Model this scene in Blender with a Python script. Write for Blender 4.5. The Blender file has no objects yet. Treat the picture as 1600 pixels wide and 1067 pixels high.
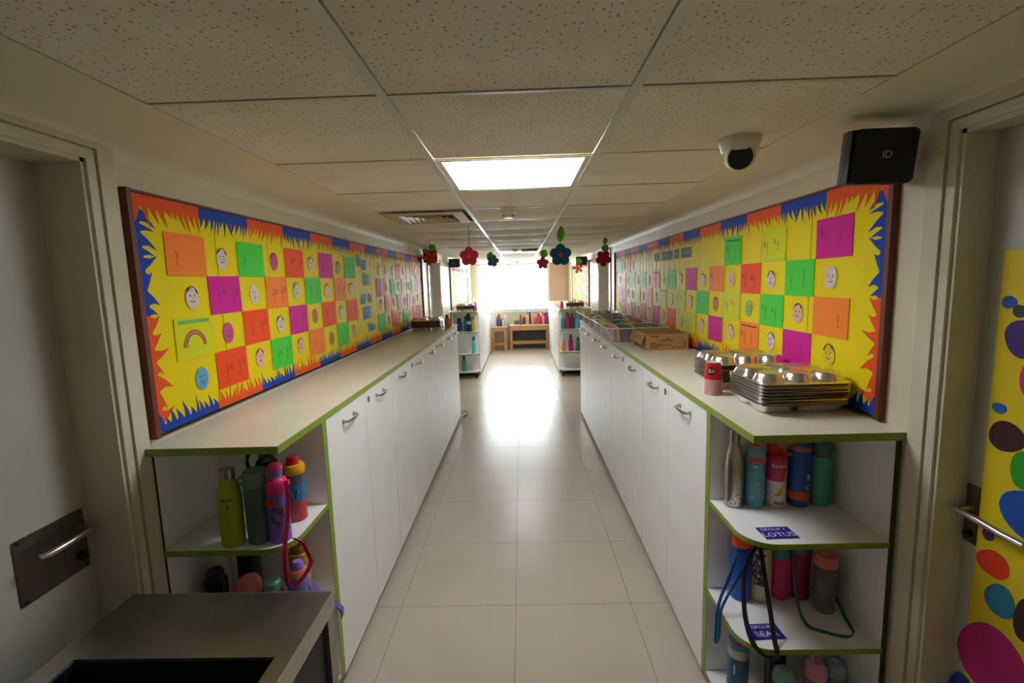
import bpy, math, random
from mathutils import Vector, Matrix
random.seed(7)
PI = math.pi
scene = bpy.context.scene
COL = scene.collection

# ---------------------------------------------------------------- camera
F_PX, PITCH, YAW, ROLL, CAM_H = 746.8, .1254, -.0216, -.0294, 1.684
cp, sp, cy_, sy_ = math.cos(PITCH), math.sin(PITCH), math.cos(YAW), math.sin(YAW)
fw = Vector((sy_*cp, cy_*cp, -sp)); rt0 = Vector((cy_, -sy_, 0)); up0 = rt0.cross(fw)
rt = rt0*math.cos(ROLL) + up0*math.sin(ROLL); up = up0*math.cos(ROLL) - rt0*math.sin(ROLL)
cam_d = bpy.data.cameras.new('camera'); cam = bpy.data.objects.new('camera', cam_d); COL.objects.link(cam)
cam_d.sensor_width = 36; cam_d.lens = 36*F_PX/1600; cam_d.clip_start = .05
cam.matrix_world = Matrix(((rt.x, up.x, -fw.x, 0), (rt.y, up.y, -fw.y, 0), (rt.z, up.z, -fw.z, CAM_H), (0, 0, 0, 1)))
scene.camera = cam

# ---------------------------------------------------------------- world, light, exposure
w = bpy.data.worlds.new('sky'); scene.world = w; w.use_nodes = True
bg = w.node_tree.nodes['Background']; bg.inputs[0].default_value = (.86, .94, 1.0, 1); bg.inputs[1].default_value = 26
PANEL_LIGHT = 19.0
scene.view_settings.view_transform = 'Standard'; scene.view_settings.look = 'None'
scene.view_settings.exposure = 0.03; scene.view_settings.gamma = 1
scene.view_settings.use_curve_mapping = False
pl = bpy.data.lights.new('window_portal', 'AREA'); pl.shape = 'RECTANGLE'; pl.size = 1.8; pl.size_y = 1.19
pl.cycles.is_portal = True
plo = bpy.data.objects.new('window_portal', pl); COL.objects.link(plo)
plo.location = (-.2, 12.16, 1.535); plo.rotation_euler = (-PI/2, 0, 0)

# ---------------------------------------------------------------- materials
def lin(c):
    c = c/255
    return c/12.92 if c <= .04045 else ((c+.055)/1.055)**2.4
def rgb(*c): return (lin(c[0]), lin(c[1]), lin(c[2]), 1)
MATS = {}
def mat(name, col=(200, 200, 200), rough=.5, metal=0, spec=.5, emit=0, noise=0, nscale=8, bump=0, bscale=60, alpha=1, coat=0):
    if name in MATS: return MATS[name]
    m = bpy.data.materials.new(name); m.use_nodes = True; MATS[name] = m
    nt = m.node_tree; b = nt.nodes['Principled BSDF']
    b.inputs['Base Color'].default_value = rgb(*col); b.inputs['Roughness'].default_value = rough
    b.inputs['Metallic'].default_value = metal; b.inputs['Specular IOR Level'].default_value = spec
    b.inputs['Coat Weight'].default_value = coat
    if emit:
        b.inputs['Emission Color'].default_value = rgb(*col); b.inputs['Emission Strength'].default_value = emit
    if noise or bump:
        geo = nt.nodes.new('ShaderNodeNewGeometry')
    if noise:
        n = nt.nodes.new('ShaderNodeTexNoise'); n.inputs['Scale'].default_value = nscale; n.inputs['Detail'].default_value = 5
        nt.links.new(geo.outputs['Position'], n.inputs['Vector'])
        r = nt.nodes.new('ShaderNodeValToRGB'); c = rgb(*col)
        r.color_ramp.elements[0].position = .3; r.color_ramp.elements[1].position = .7
        r.color_ramp.elements[0].color = tuple(x*(1-noise) for x in c[:3])+(1,)
        r.color_ramp.elements[1].color = tuple(min(1, x*(1+noise*.5)) for x in c[:3])+(1,)
        nt.links.new(n.outputs['Fac'], r.inputs[0]); nt.links.new(r.outputs[0], b.inputs['Base Color'])
    if bump:
        n2 = nt.nodes.new('ShaderNodeTexNoise'); n2.inputs['Scale'].default_value = bscale
        nt.links.new(geo.outputs['Position'], n2.inputs['Vector'])
        bp = nt.nodes.new('ShaderNodeBump'); bp.inputs['Strength'].default_value = bump; bp.inputs['Distance'].default_value = .01
        nt.links.new(n2.outputs['Fac'], bp.inputs['Height']); nt.links.new(bp.outputs[0], b.inputs['Normal'])
    if alpha < 1:
        tr = nt.nodes.new('ShaderNodeBsdfTransparent'); mx = nt.nodes.new('ShaderNodeMixShader')
        mx.inputs[0].default_value = alpha; out = nt.nodes['Material Output']
        nt.links.new(tr.outputs[0], mx.inputs[1]); nt.links.new(b.outputs[0], mx.inputs[2]); nt.links.new(mx.outputs[0], out.inputs[0])
    return m

M_wall = mat('cream_wall_paint', (222, 214, 190), .42, noise=.07, nscale=2.5, bump=.05, bscale=25)
M_frame = mat('cream_gloss_paint', (218, 211, 190), .22, noise=.08, nscale=5)
M_door = mat('pale_door_laminate', (196, 198, 188), .35, noise=.04, nscale=3)
M_plaster = mat('ceiling_plaster', (230, 221, 198), .55, noise=.06, nscale=3)
M_white = mat('white_laminate', (243, 244, 244), .32, noise=.03, nscale=4)
M_top = mat('cream_worktop_laminate', (232, 227, 212), .3, noise=.05, nscale=6)
M_green = mat('green_edge_band', (132, 158, 40), .4)
M_steel = mat('brushed_steel', (190, 186, 178), .28, metal=1, noise=.1, nscale=30)
M_tray = mat('tray_steel', (232, 226, 220), .27, metal=1)
M_dsteel = mat('worn_dark_steel', (120, 112, 104), .38, metal=1, noise=.2, nscale=12)
M_trolley = mat('trolley_steel', (158, 155, 150), .34, metal=1, noise=.16, nscale=9)
M_black = mat('black_plastic', (18, 18, 20), .4)
M_navy = mat('dark_navy_plastic', (14, 16, 30), .5)
M_darkgap = mat('dark_gap', (30, 27, 22), .9)
M_wood = mat('brown_frame_wood', (112, 52, 30), .5, noise=.2, nscale=20)
M_twood = mat('pine_table_wood', (206, 150, 92), .5, noise=.15, nscale=14)
M_tee = mat('ceiling_tee_paint', (214, 210, 198), .35)
M_wplast = mat('white_plastic', (225, 220, 208), .35)
M_ink = mat('pencil_ink', (84, 52, 46), .8)
M_card = mat('cardboard', (176, 132, 84), .8, noise=.06, nscale=15)
M_print = mat('black_print', (40, 28, 20), .8)
M_grout = mat('floor_grout', (120, 110, 96), .9)
M_shade_slat = mat('floor_shade_and_dark_slat', (40, 38, 36), .8)  # painted shade below the cabinets, also the dark slats of the ceiling grille

def make_floor_mat():
    m = mat('beige_floor_tile', (203, 192, 177), .27, spec=.36)
    nt = m.node_tree; b = nt.nodes['Principled BSDF']
    g = nt.nodes.new('ShaderNodeNewGeometry'); n = nt.nodes.new('ShaderNodeTexNoise'); n.inputs['Scale'].default_value = 1.7; n.inputs['Detail'].default_value = 2
    r = nt.nodes.new('ShaderNodeValToRGB'); r.color_ramp.elements[0].color = rgb(182, 170, 153); r.color_ramp.elements[1].color = rgb(201, 189, 172)
    nt.links.new(g.outputs['Position'], n.inputs['Vector']); nt.links.new(n.outputs['Fac'], r.inputs[0]); nt.links.new(r.outputs[0], b.inputs['Base Color'])
    return m
M_floor = make_floor_mat()

def make_tile_mat(name, strength):
    m = bpy.data.materials.new(name); m.use_nodes = True; nt = m.node_tree; b = nt.nodes['Principled BSDF']
    N = nt.nodes.new; L = nt.links.new
    g = N('ShaderNodeNewGeometry'); mp = N('ShaderNodeMapping'); mp.inputs['Scale'].default_value = (66, 54, 1)
    L(g.outputs['Position'], mp.inputs[0])
    v = N('ShaderNodeTexVoronoi'); v.inputs['Scale'].default_value = 1; v.voronoi_dimensions = '2D'; L(mp.outputs[0], v.inputs['Vector'])
    sep = N('ShaderNodeSeparateColor'); L(v.outputs['Color'], sep.inputs[0])
    th = N('ShaderNodeMath'); th.operation = 'MULTIPLY'; th.inputs[1].default_value = .2; L(sep.outputs[0], th.inputs[0])
    lt = N('ShaderNodeMath'); lt.operation = 'LESS_THAN'; L(v.outputs['Distance'], lt.inputs[0]); L(th.outputs[0], lt.inputs[1])
    ml = N('ShaderNodeMath'); ml.operation = 'MULTIPLY'; ml.inputs[1].default_value = strength; L(lt.outputs[0], ml.inputs[0])
    n = N('ShaderNodeTexNoise'); n.inputs['Scale'].default_value = 3.5; n.inputs['Detail'].default_value = 6; L(g.outputs['Position'], n.inputs['Vector'])
    r = N('ShaderNodeValToRGB'); r.color_ramp.elements[0].position = .3; r.color_ramp.elements[1].position = .65
    r.color_ramp.elements[0].color = rgb(226, 215, 196); r.color_ramp.elements[1].color = rgb(240, 232, 216); L(n.outputs['Fac'], r.inputs[0])
    mx = N('ShaderNodeMix'); mx.data_type = 'RGBA'; L(ml.outputs[0], mx.inputs[0]); L(r.outputs[0], mx.inputs[6]); mx.inputs[7].default_value = rgb(96, 76, 55)
    L(mx.outputs[2], b.inputs['Base Color']); b.inputs['Roughness'].default_value = .75
    return m
M_tile_dots = make_tile_mat('perforated_ceiling_tile', .6)
M_tile_plain = make_tile_mat('faintly_perforated_ceiling_tile', .22)

def make_paper_mat(name, col, rough=.42, wave=0):
    m = mat(name, col, .62, spec=.15, noise=.03, nscale=6)
    if wave:
        nt = m.node_tree; b = nt.nodes['Principled BSDF']; N = nt.nodes.new; L = nt.links.new
        g = N('ShaderNodeNewGeometry'); mp = N('ShaderNodeMapping'); mp.inputs['Scale'].default_value = (1, 9, .7); L(g.outputs['Position'], mp.inputs[0])
        n = N('ShaderNodeTexNoise'); n.inputs['Scale'].default_value = 2.2; n.inputs['Detail'].default_value = 2; L(mp.outputs[0], n.inputs['Vector'])
        sep = N('ShaderNodeSeparateXYZ'); L(g.outputs['Position'], sep.inputs[0])
        mr = N('ShaderNodeMapRange'); mr.inputs['From Min'].default_value = 3.2; mr.inputs['From Max'].default_value = 5.6
        mr.inputs['To Min'].default_value = .05; mr.inputs['To Max'].default_value = 1.0; L(sep.outputs['Y'], mr.inputs['Value'])
        bp = N('ShaderNodeBump'); bp.inputs['Distance'].default_value = .013*wave; L(mr.outputs[0], bp.inputs['Strength'])
        L(n.outputs['Fac'], bp.inputs['Height']); L(bp.outputs[0], b.inputs['Normal'])
        cm = N('ShaderNodeMath'); cm.operation = 'MULTIPLY'; cm.inputs[1].default_value = .06; L(mr.outputs[0], cm.inputs[0]); L(cm.outputs[0], b.inputs['Coat Weight']); b.inputs['Coat Roughness'].default_value = .12; L(bp.outputs[0], b.inputs['Coat Normal'])
    return m
M_yellow = make_paper_mat('yellow_display_paper', (240, 218, 8), .4, 1)
PAPER = {k: make_paper_mat(n, c, .42, .8) for k, (n, c) in dict(
    O=('orange_paper', (250, 104, 36)), L=('light_orange_paper', (255, 138, 50)), M=('magenta_paper', (214, 32, 150)),
    G=('green_paper', (78, 214, 66)), R=('red_orange_paper', (250, 84, 32)), Y=('lemon_paper', (216, 222, 30))).items()}
PNAME = dict(O='orange', L='light orange', M='magenta', G='green', R='red-orange', Y='lemon yellow')
M_borange = make_paper_mat('border_orange_paper', (240, 92, 40), .5); M_bblue = make_paper_mat('border_blue_paper', (36, 72, 176), .5)
FACE = {k: mat('face_'+k, c, .6, noise=.15, nscale=60) for k, c in dict(w=(222, 208, 200), p=(206, 70, 140), b=(90, 170, 215), l=(232, 184, 168), k=(190, 120, 60), g=(140, 190, 90), y=(226, 204, 40)).items()}
FNAME = dict(w='white', p='pink', b='blue', l='pale pink', k='brown', g='green', y='yellow')

def make_pane_mat():
    m = bpy.data.materials.new('window_glass'); m.use_nodes = True; nt = m.node_tree
    nt.nodes.remove(nt.nodes['Principled BSDF'])
    t = nt.nodes.new('ShaderNodeBsdfTransparent'); g = nt.nodes.new('ShaderNodeBsdfGlossy'); g.inputs['Roughness'].default_value = .03
    fr = nt.nodes.new('ShaderNodeFresnel'); fr.inputs[0].default_value = 1.3
    mx = nt.nodes.new('ShaderNodeMixShader'); nt.links.new(fr.outputs[0], mx.inputs[0]); nt.links.new(t.outputs[0], mx.inputs[1]); nt.links.new(g.outputs[0], mx.inputs[2])
    nt.links.new(mx.outputs[0], nt.nodes['Material Output'].inputs[0]); return m
M_pane = make_pane_mat()

# ---------------------------------------------------------------- mesh helpers
class MB:
    def __init__(s): s.v = []; s.f = []
    def add(s, vs, fs):
        o = len(s.v); s.v += [tuple(p) for p in vs]; s.f += [tuple(i+o for i in f) for f in fs]; return s
    def box(s, x0, x1, y0, y1, z0, z1):
        if x0 > x1: x0, x1 = x1, x0
        if y0 > y1: y0, y1 = y1, y0
        if z0 > z1: z0, z1 = z1, z0
        return s.add([(x0, y0, z0), (x1, y0, z0), (x1, y1, z0), (x0, y1, z0), (x0, y0, z1), (x1, y0, z1), (x1, y1, z1), (x0, y1, z1)],
                     [(0, 3, 2, 1), (4, 5, 6, 7), (0, 1, 5, 4), (1, 2, 6, 5), (2, 3, 7, 6), (3, 0, 4, 7)])
    def prism(s, poly, o, u, v, n):
        """polygon (list of 2d) at origin o along u,v extruded by vector n"""
        o, u, v, n = Vector(o), Vector(u), Vector(v), Vector(n)
        if u.cross(v).dot(n) < 0: poly = poly[::-1]
        k = len(poly); a = [o+u*p[0]+v*p[1] for p in poly]; b = [p+n for p in a]
        return s.add(a+b, [tuple(range(k-1, -1, -1)), tuple(range(k, 2*k))]+[(i, (i+1) % k, k+(i+1) % k, k+i) for i in range(k)])
    def lathe(s, prof, c=(0, 0, 0), segs=20, sx=1, sy=1, close=True):
        vs = []; fs = []; n = len(prof)
        for r, z in prof:
            for i in range(segs):
                a = 2*PI*i/segs; vs.append((c[0]+r*math.cos(a)*sx, c[1]+r*math.sin(a)*sy, c[2]+z))
        for j in range(n-1):
            for i in range(segs):
                k = (i+1) % segs; fs.append((j*segs+i, j*segs+k, (j+1)*segs+k, (j+1)*segs+i))
        if close:
            fs.append(tuple(range(segs-1, -1, -1))); fs.append(tuple(range((n-1)*segs, n*segs)))
        return s.add(vs, fs)
    def tube(s, path, r, segs=8, rr=None):
        P = [Vector(p) for p in path]; n = len(P); vs = []; fs = []
        ref = Vector((0, 0, 1))
        for i, p in enumerate(P):
            t = (P[min(i+1, n-1)]-P[max(i-1, 0)]).normalized()
            a = t.cross(ref)
            if a.length < .1: a = t.cross(Vector((1, 0, 0)))
            a.normalize(); b = a.cross(t); q = rr[i] if rr else r
            for k in range(segs):
                an = 2*PI*k/segs; vs.append(p+a*math.cos(an)*q+b*math.sin(an)*q)
        for j in range(n-1):
            for k in range(segs):
                l = (k+1) % segs; fs.append((j*segs+k, j*segs+l, (j+1)*segs+l, (j+1)*segs+k))
        fs.append(tuple(range(segs-1, -1, -1))); fs.append(tuple(range((n-1)*segs, n*segs)))
        return s.add(vs, fs)
    def ribbon(s, path, wdir, width, th=.002):
        P = [Vector(p) for p in path]; n = len(P); W = Vector(wdir).normalized()*width/2; vs = []; fs = []
        for i, p in enumerate(P):
            t = (P[min(i+1, n-1)]-P[max(i-1, 0)]).normalized(); nn = t.cross(W)
            nn = nn.normalized()*th/2 if nn.length > 1e-6 else Vector((0, 0, th/2))
            vs += [p-W-nn, p+W-nn, p+W+nn, p-W+nn]
        for j in range(n-1):
            for k in range(4):
                l = (k+1) % 4; fs.append((j*4+k, j*4+l, j*4+4+l, j*4+4+k))
        fs += [(3, 2, 1, 0), (n*4-4, n*4-3, n*4-2, n*4-1)]
        return s.add(vs, fs)
    def mesh(s, name, m, org=(0, 0, 0), smooth=True):
        me = bpy.data.meshes.new(name); o = Vector(org)
        me.from_pydata([tuple(Vector(p)-o) for p in s.v], [], s.f); me.update()
        if m: me.materials.append(m)
        if smooth:
            me.polygons.foreach_set('use_smooth', [True]*len(me.polygons)); me.set_sharp_from_angle(angle=.65)
        return me
    def build(s, name, m, parent=None, org=None, smooth=True, local=False):
        """verts are world coordinates (local=True: in the parent's frame)"""
        if parent is not None: o = (0, 0, 0) if local else wloc(parent)
        else: o = org if org is not None else (0, 0, 0)
        ob = bpy.data.objects.new(name, s.mesh(name, m, o, smooth)); COL.objects.link(ob)
        if parent is not None: ob.parent = parent
        elif org is not None: ob.location = org
        return ob
def wloc(o):
    p = Vector((0, 0, 0))
    while o: p += o.location; o = o.parent
    return p
LABELS = {}
def tag(o, label, cat, group=None):
    o['label'] = label; o['category'] = cat
    if group: o['group'] = group
    LABELS[label] = LABELS.get(label, 0)+1
    return o
def thing(name, label, cat, loc, rz=0, group=None):
    o = bpy.data.objects.new(name, None); COL.objects.link(o); o.location = loc; o.rotation_euler = (0, 0, rz); o.empty_display_size = .05
    return tag(o, label, cat, group)
def struct(o): o['kind'] = 'structure'; return o
def sempty(name, loc):
    o = bpy.data.objects.new(name, None); COL.objects.link(o); o.location = loc; o.empty_display_size = .05; return struct(o)
def share(name, me, parent, loc=(0, 0, 0), rot=None):
    ob = bpy.data.objects.new(name, me); COL.objects.link(ob); ob.parent = parent; ob.location = loc
    if rot: ob.rotation_euler = rot
    return ob
def copy_tree(o, parent=None):
    c = o.copy(); COL.objects.link(c); c.parent = parent
    for ch in list(o.children): copy_tree(ch, c)
    return c
def text_geo(s, size, bold=0):
    cu = bpy.data.curves.new('t', 'FONT'); cu.body = s; cu.size = size; cu.align_x = 'CENTER'; cu.align_y = 'CENTER'; cu.resolution_u = 2; cu.offset = bold
    ob = bpy.data.objects.new('t', cu); me = bpy.data.meshes.new_from_object(ob)
    vs = [tuple(v.co) for v in me.vertices]; fs = [tuple(p.vertices) for p in me.polygons]
    bpy.data.objects.remove(ob); bpy.data.curves.remove(cu); bpy.data.meshes.remove(me)
    return vs, fs
def text_flat(mb, s, size, o, u, v, bold=0):
    vs, fs = text_geo(s, size, bold); o, u, v = Vector(o), Vector(u), Vector(v)
    return mb.add([o+u*p[0]+v*p[1] for p in vs], fs)
def text_cyl(mb, s, size, r, z, ang=-PI/2, c=(0, 0, 0), vert=False, bold=0):
    vs, fs = text_geo(s, size, bold); out = []
    for p in vs:
        x, y = (p[0], p[1]) if not vert else (-p[1], p[0])
        a = ang+x/r; out.append((c[0]+r*math.cos(a), c[1]+r*math.sin(a), c[2]+z+y))
    return mb.add(out, fs)
def squiggle_cyl(mb, r, z, ang, width, h, n, seed, taper=0):
    q = random.Random(seed)
    for i in range(n):
        u0 = -width/2+width*i/n; w_ = width/n
        for k in range(3):
            x0, x1 = u0+q.uniform(0, w_*.6), u0+q.uniform(w_*.4, w_*.9); z0, z1 = z+q.uniform(-h/2, h/2), z+q.uniform(-h/2, h/2); t = h*.13
            pts = [(x0-t, z0), (x0+t, z0), (x1+t, z1), (x1-t, z1)] if k < 2 else [(x0, z0-t), (x1, z0-t), (x1, z0+t), (x0, z0+t)]
            out = []
            for x, zz in pts:
                rr = r-taper*(zz-z); a = ang+x/r; out.append((rr*math.cos(a), rr*math.sin(a), zz))
            mb.add(out, [(0, 1, 2, 3)])
    return mb
def arc(n, a0, a1, r, c=(0, 0)): return [(c[0]+r*math.cos(a0+(a1-a0)*i/n), c[1]+r*math.sin(a0+(a1-a0)*i/n)) for i in range(n+1)]
def rrect(w, h, r, n=4):
    p = []
    for cx, cy, a in ((w/2-r, h/2-r, 0), (-w/2+r, h/2-r, PI/2), (-w/2+r, -h/2+r, PI), (w/2-r, -h/2+r, 1.5*PI)):
        p += arc(n, a, a+PI/2, r, (cx, cy))
    return p

# ---------------------------------------------------------------- room shell
XL, XR, YB, YE, ZC = -1.23, 1.19, -1.3, 12.0, 2.13
T = .2
D1 = (.42, 1.385, 2.065); D2 = (.40, 1.355, 2.05); FD = (6.45, 7.32, 2.0)
def wall_side(name, x0, x1, d):
    b = MB(); top = 2.3
    b.box(x0, x1, YB-.2, d[0], 0, top); b.box(x0, x1, d[0], d[1], d[2], top); b.box(x0, x1, d[1], FD[0], 0, top)
    b.box(x0, x1, FD[0], FD[1], FD[2], top); b.box(x0, x1, FD[1], YE+.2, 0, top)
    return struct(b.build(name, M_wall, smooth=False))
wall_side('wall_left', XL-T, XL, D1); wall_side('wall_right', XR, XR+T, D2)
struct(MB().box(XL, XR, YB-.2, YB, 0, 2.3).build('wall_back_light_seal', M_wall, smooth=False))  # unseen wall added behind the camera to keep sky light out
WX0, WX1, WZ0, WZ1 = -1.1, .70, .94, 2.12  # opening widened on the left to stand in for glare
b = MB(); b.box(XL, WX0, YE, YE+.2, 0, 2.3); b.box(WX1, XR, YE, YE+.2, 0, 2.3); b.box(WX0, WX1, YE, YE+.2, 0, WZ0); b.box(WX0, WX1, YE, YE+.2, WZ1, 2.3)
struct(b.build('wall_end', M_wall, smooth=False))

floor = struct(MB().box(XL-T, XR+T, YB-.2, YE+.2, -.1, -.0025).build('floor', M_grout, smooth=False))
cache = {}
FX0, FY0 = -.0701, 2.3122
for i in range(-3, 4):
    for j in range(-7, 18):
        x0, x1 = max(FX0+i*.6, XL), min(FX0+i*.6+.6, XR); y0, y1 = max(FY0+j*.6, YB), min(FY0+j*.6+.6, YE)
        if x1-x0 < .02 or y1-y0 < .02: continue
        k = (round(x1-x0, 3), round(y1-y0, 3))
        if k not in cache: cache[k] = MB().box(.0012, k[0]-.0012, .0012, k[1]-.0012, -.012, 0).mesh('floor_tile', M_floor, smooth=False)
        share('floor_tile', cache[k], floor, (x0, y0, 0))

# ceiling: plaster margins with cove, tee grid, tiles
b = MB(); EDGE = .884
b.box(XL, -EDGE, YB, YE, ZC, 2.3); b.box(EDGE, XR, YB, YE, ZC, 2.3); b.box(-EDGE, EDGE, YB, YE, 2.2, 2.3)
for xs, sg in ((XL, 1), (XR, -1)):
    R = .05; pts = [(xs, ZC), (xs+sg*R, ZC)]+[(xs+sg*(R-R*math.sin(a)), ZC-R+R*math.cos(a)) for a in [PI/2*t/6 for t in range(1, 7)]]
    b.prism([(p[0], p[1]) for p in pts], (0, YB, 0), (1, 0, 0), (0, 0, 1), (0, YE-YB, 0))
ceiling = struct(b.build('ceiling', M_plaster))
RAILS = (-.316, .284)
for x in RAILS:
    r = MB().box(x-.012, x+.012, YB, YE, ZC-.004, ZC+.001); r.box(x-.001, x+.001, YB, YE, ZC, ZC+.05); r.build('ceiling_main_tee', M_tee, ceiling, smooth=False)
CY0 = 1.2
rows = [CY0+.6*k for k in range(-4, 18)]
COLS = [(-EDGE+.003, RAILS[0]-.014), (RAILS[0]+.014, RAILS[1]-.014), (RAILS[1]+.014, EDGE-.003)]
LIGHT_ROWS = (1, 10)
def tile_mesh(wd, dp, sag, dots, key, tilt=0):
    if key in cache: return cache[key]
    n = 8; b = MB(); vs = []; fs = []
    for j in range(n+1):
        for i in range(n+1):
            u, v = i/n, j/n; vs.append((u*wd, v*dp, -sag*16*u*(1-u)*v*(1-v)*.6-sag*4*v*(1-v)*.4+tilt*(1-u)*v))
    for j in range(n):
        for i in range(n):
            a = j*(n+1)+i; fs.append((a, a+n+1, a+n+2, a+1))
    b.add(vs, fs); b.add([(0, 0, .015), (wd, 0, .015), (wd, dp, .015), (0, dp, .015)], [(0, 1, 2, 3)])
    for a0, a1, p0, p1 in ((0, n, (0, 0), (wd, 0)), (n*(n+1), n*(n+2), (0, dp), (wd, dp))):
        b.add([vs[a0], vs[a1], (p1[0], p1[1], .015), (p0[0], p0[1], .015)], [(0, 1, 2, 3)])
    cache[key] = b.mesh('ceiling_tile', M_tile_dots if dots else M_tile_plain); return cache[key]
for k, y0 in enumerate(rows):
    row = k-4
    cb_y0 = y0-.010
    if y0 < YE:
        for ci, (xa, xb) in enumerate(COLS):
            MB().box(xa-.002, xb+.002, y0-.007, y0+.007, ZC-.0015, ZC+.001).build('ceiling_cross_tee', M_tee, ceiling, smooth=False)
    for ci, (xa, xb) in enumerate(COLS):
        if (ci == 1 and row in LIGHT_ROWS) or (ci == 0 and row == 3): continue
        y1 = min(y0+.588, YE)
        if y1-y0 < .1: continue
        sag = .0 if row < 0 else (.004 if row < 2 else (.022 if row > 2 else .01)*random.uniform(.7, 1.2))
        var = random.randint(0, 2) if row > 2 else row
        dots = row < 1
        me = tile_mesh(xb-xa, y1-y0-.012, sag if row < 3 else .014+.006*var, dots, ('ct', ci, row if row < 3 else (var, 'far'), round(y1-y0, 3)))
        share('ceiling_tile', me, ceiling, (xa, y0+.012, ZC+.001))

# ceiling light panels
M_diff = mat('lit_diffuser', (250, 251, 255), .5, emit=PANEL_LIGHT)
for row, lab in ((1, 'bright square light panel set in the ceiling nearest the camera'), (10, 'far square ceiling light panel beyond the hanging flowers')):
    y0 = CY0+.6*row; x0, x1 = COLS[1]
    t = thing('ceiling_light', lab, 'light', ((x0+x1)/2, y0+.3, ZC+.02))
    f = MB(); fr = .022
    f.box(x0, x1, y0+.012, y0+.012+fr, ZC-.003, ZC+.02); f.box(x0, x1, y0+.588-fr, y0+.588, ZC-.003, ZC+.02)
    f.box(x0, x0+fr, y0+.012+fr, y0+.588-fr, ZC-.003, ZC+.02); f.box(x1-fr, x1, y0+.012+fr, y0+.588-fr, ZC-.003, ZC+.02)
    f.build('light_frame', M_wplast, t, smooth=False)
    MB().box(x0+fr, x1-fr, y0+.012+fr, y0+.588-fr, ZC-.001, ZC+.01).build('diffuser', M_diff, t, smooth=False)

# ---------------------------------------------------------------- doors in the near walls
def door(name, xw, sg, d, xface, leaf_mat):
    """xw wall face, sg +1 when room lies towards +x, d = (y0, y1, ztop)"""
    e = sempty(name, (xface, (d[0]+d[1])/2, 0)); y0, y1, zt = d
    MB().box(xface, xface-sg*.04, y0+.012, y1-.012, .008, zt-.012).build('door_leaf', leaf_mat, e, smooth=False)
    j = MB(); xo = xw-sg*T
    j.box(xw+sg*.002, xface, y1-.012, y1+.004, 0, zt); j.box(xw+sg*.002, xface, y0-.004, y0+.012, 0, zt); j.box(xw+sg*.002, xface, y0, y1, zt-.012, zt+.004)
    j.box(xface-sg*.005, xface-sg*.05, y1-.012, y1, 0, zt); 
    j.build('door_jamb', M_frame, e, smooth=False)
    a = MB()
    for w0, w1, dp in ((.0, .028, .010), (.033, .088, .016)):
        a.box(xw, xw+sg*dp, y1+w0, y1+w1, 0, zt+w1); a.box(xw, xw+sg*dp, y0-w1, y0-w0, 0, zt+w1)
        hi = min(zt+w1, ZC-.003)
        if zt+w0 < hi: a.box(xw, xw+sg*dp, y0-w0, y1+w0, zt+w0, hi)
    a.box(xw, xw+sg*.004, y1+.028, y1+.033, 0, zt)
    a.build('architrave', M_frame, e, smooth=False)
    return e
d1 = door('door_1', XL, 1, D1, -1.36, M_door)
x = -1.36
MB().prism(rrect(.205, .185, .006), (x, 1.258, .945), (0, 1, 0), (0, 0, 1), (.004, 0, 0)).build('handle_plate', M_dsteel, d1)
lv = [(x+.004, 1.335, .985), (x+.05, 1.335, .985), (x+.058, 1.322, .985), (x+.058, 1.25, .983), (x+.054, 1.2, .981), (x+.045, 1.18, .98)]
MB().tube(lv, .0095, 10).build('lever_handle', M_steel, d1)
MB().prism(arc(15, 0, 2*PI*15/16, .013), (x+.004, 1.335, .895), (0, 1, 0), (0, 0, 1), (.012, 0, 0)).build('keyhole', M_black, d1)
for py, pz in ((1.167, 1.03), (1.349, 1.03), (1.167, .86), (1.349, .86)):
    MB().prism(arc(7, 0, 2*PI*7/8, .005), (x+.004, py, pz), (0, 1, 0), (0, 0, 1), (.002, 0, 0)).build('plate_screw', M_black, d1)
d2 = door('door_2', XR, -1, D2, 1.275, M_door)
x = 1.275
MB().box(x-.004, x, 1.30, 1.338, .90, 1.07).build('handle_plate', M_dsteel, d2, smooth=False)
MB().box(x-.03, x-.002, 1.3435, 1.353, .90, 1.09).build('strike_plate', M_black, d2, smooth=False)
lv = [(x-.004, 1.32, 1.005), (x-.045, 1.32, 1.005), (x-.055, 1.308, 1.005), (x-.056, 1.24, 1.005), (x-.055, 1.18, 1.0), (x-.05, 1.13, .998)]
MB().tube(lv, .0095, 10).build('lever_handle', M_steel, d2)
MB().prism(arc(15, 0, 2*PI*15/16, .011), (x-.004, 1.32, .925), (0, 1, 0), (0, 0, 1), (-.01, 0, 0)).build('keyhole', M_black, d2)
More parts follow.
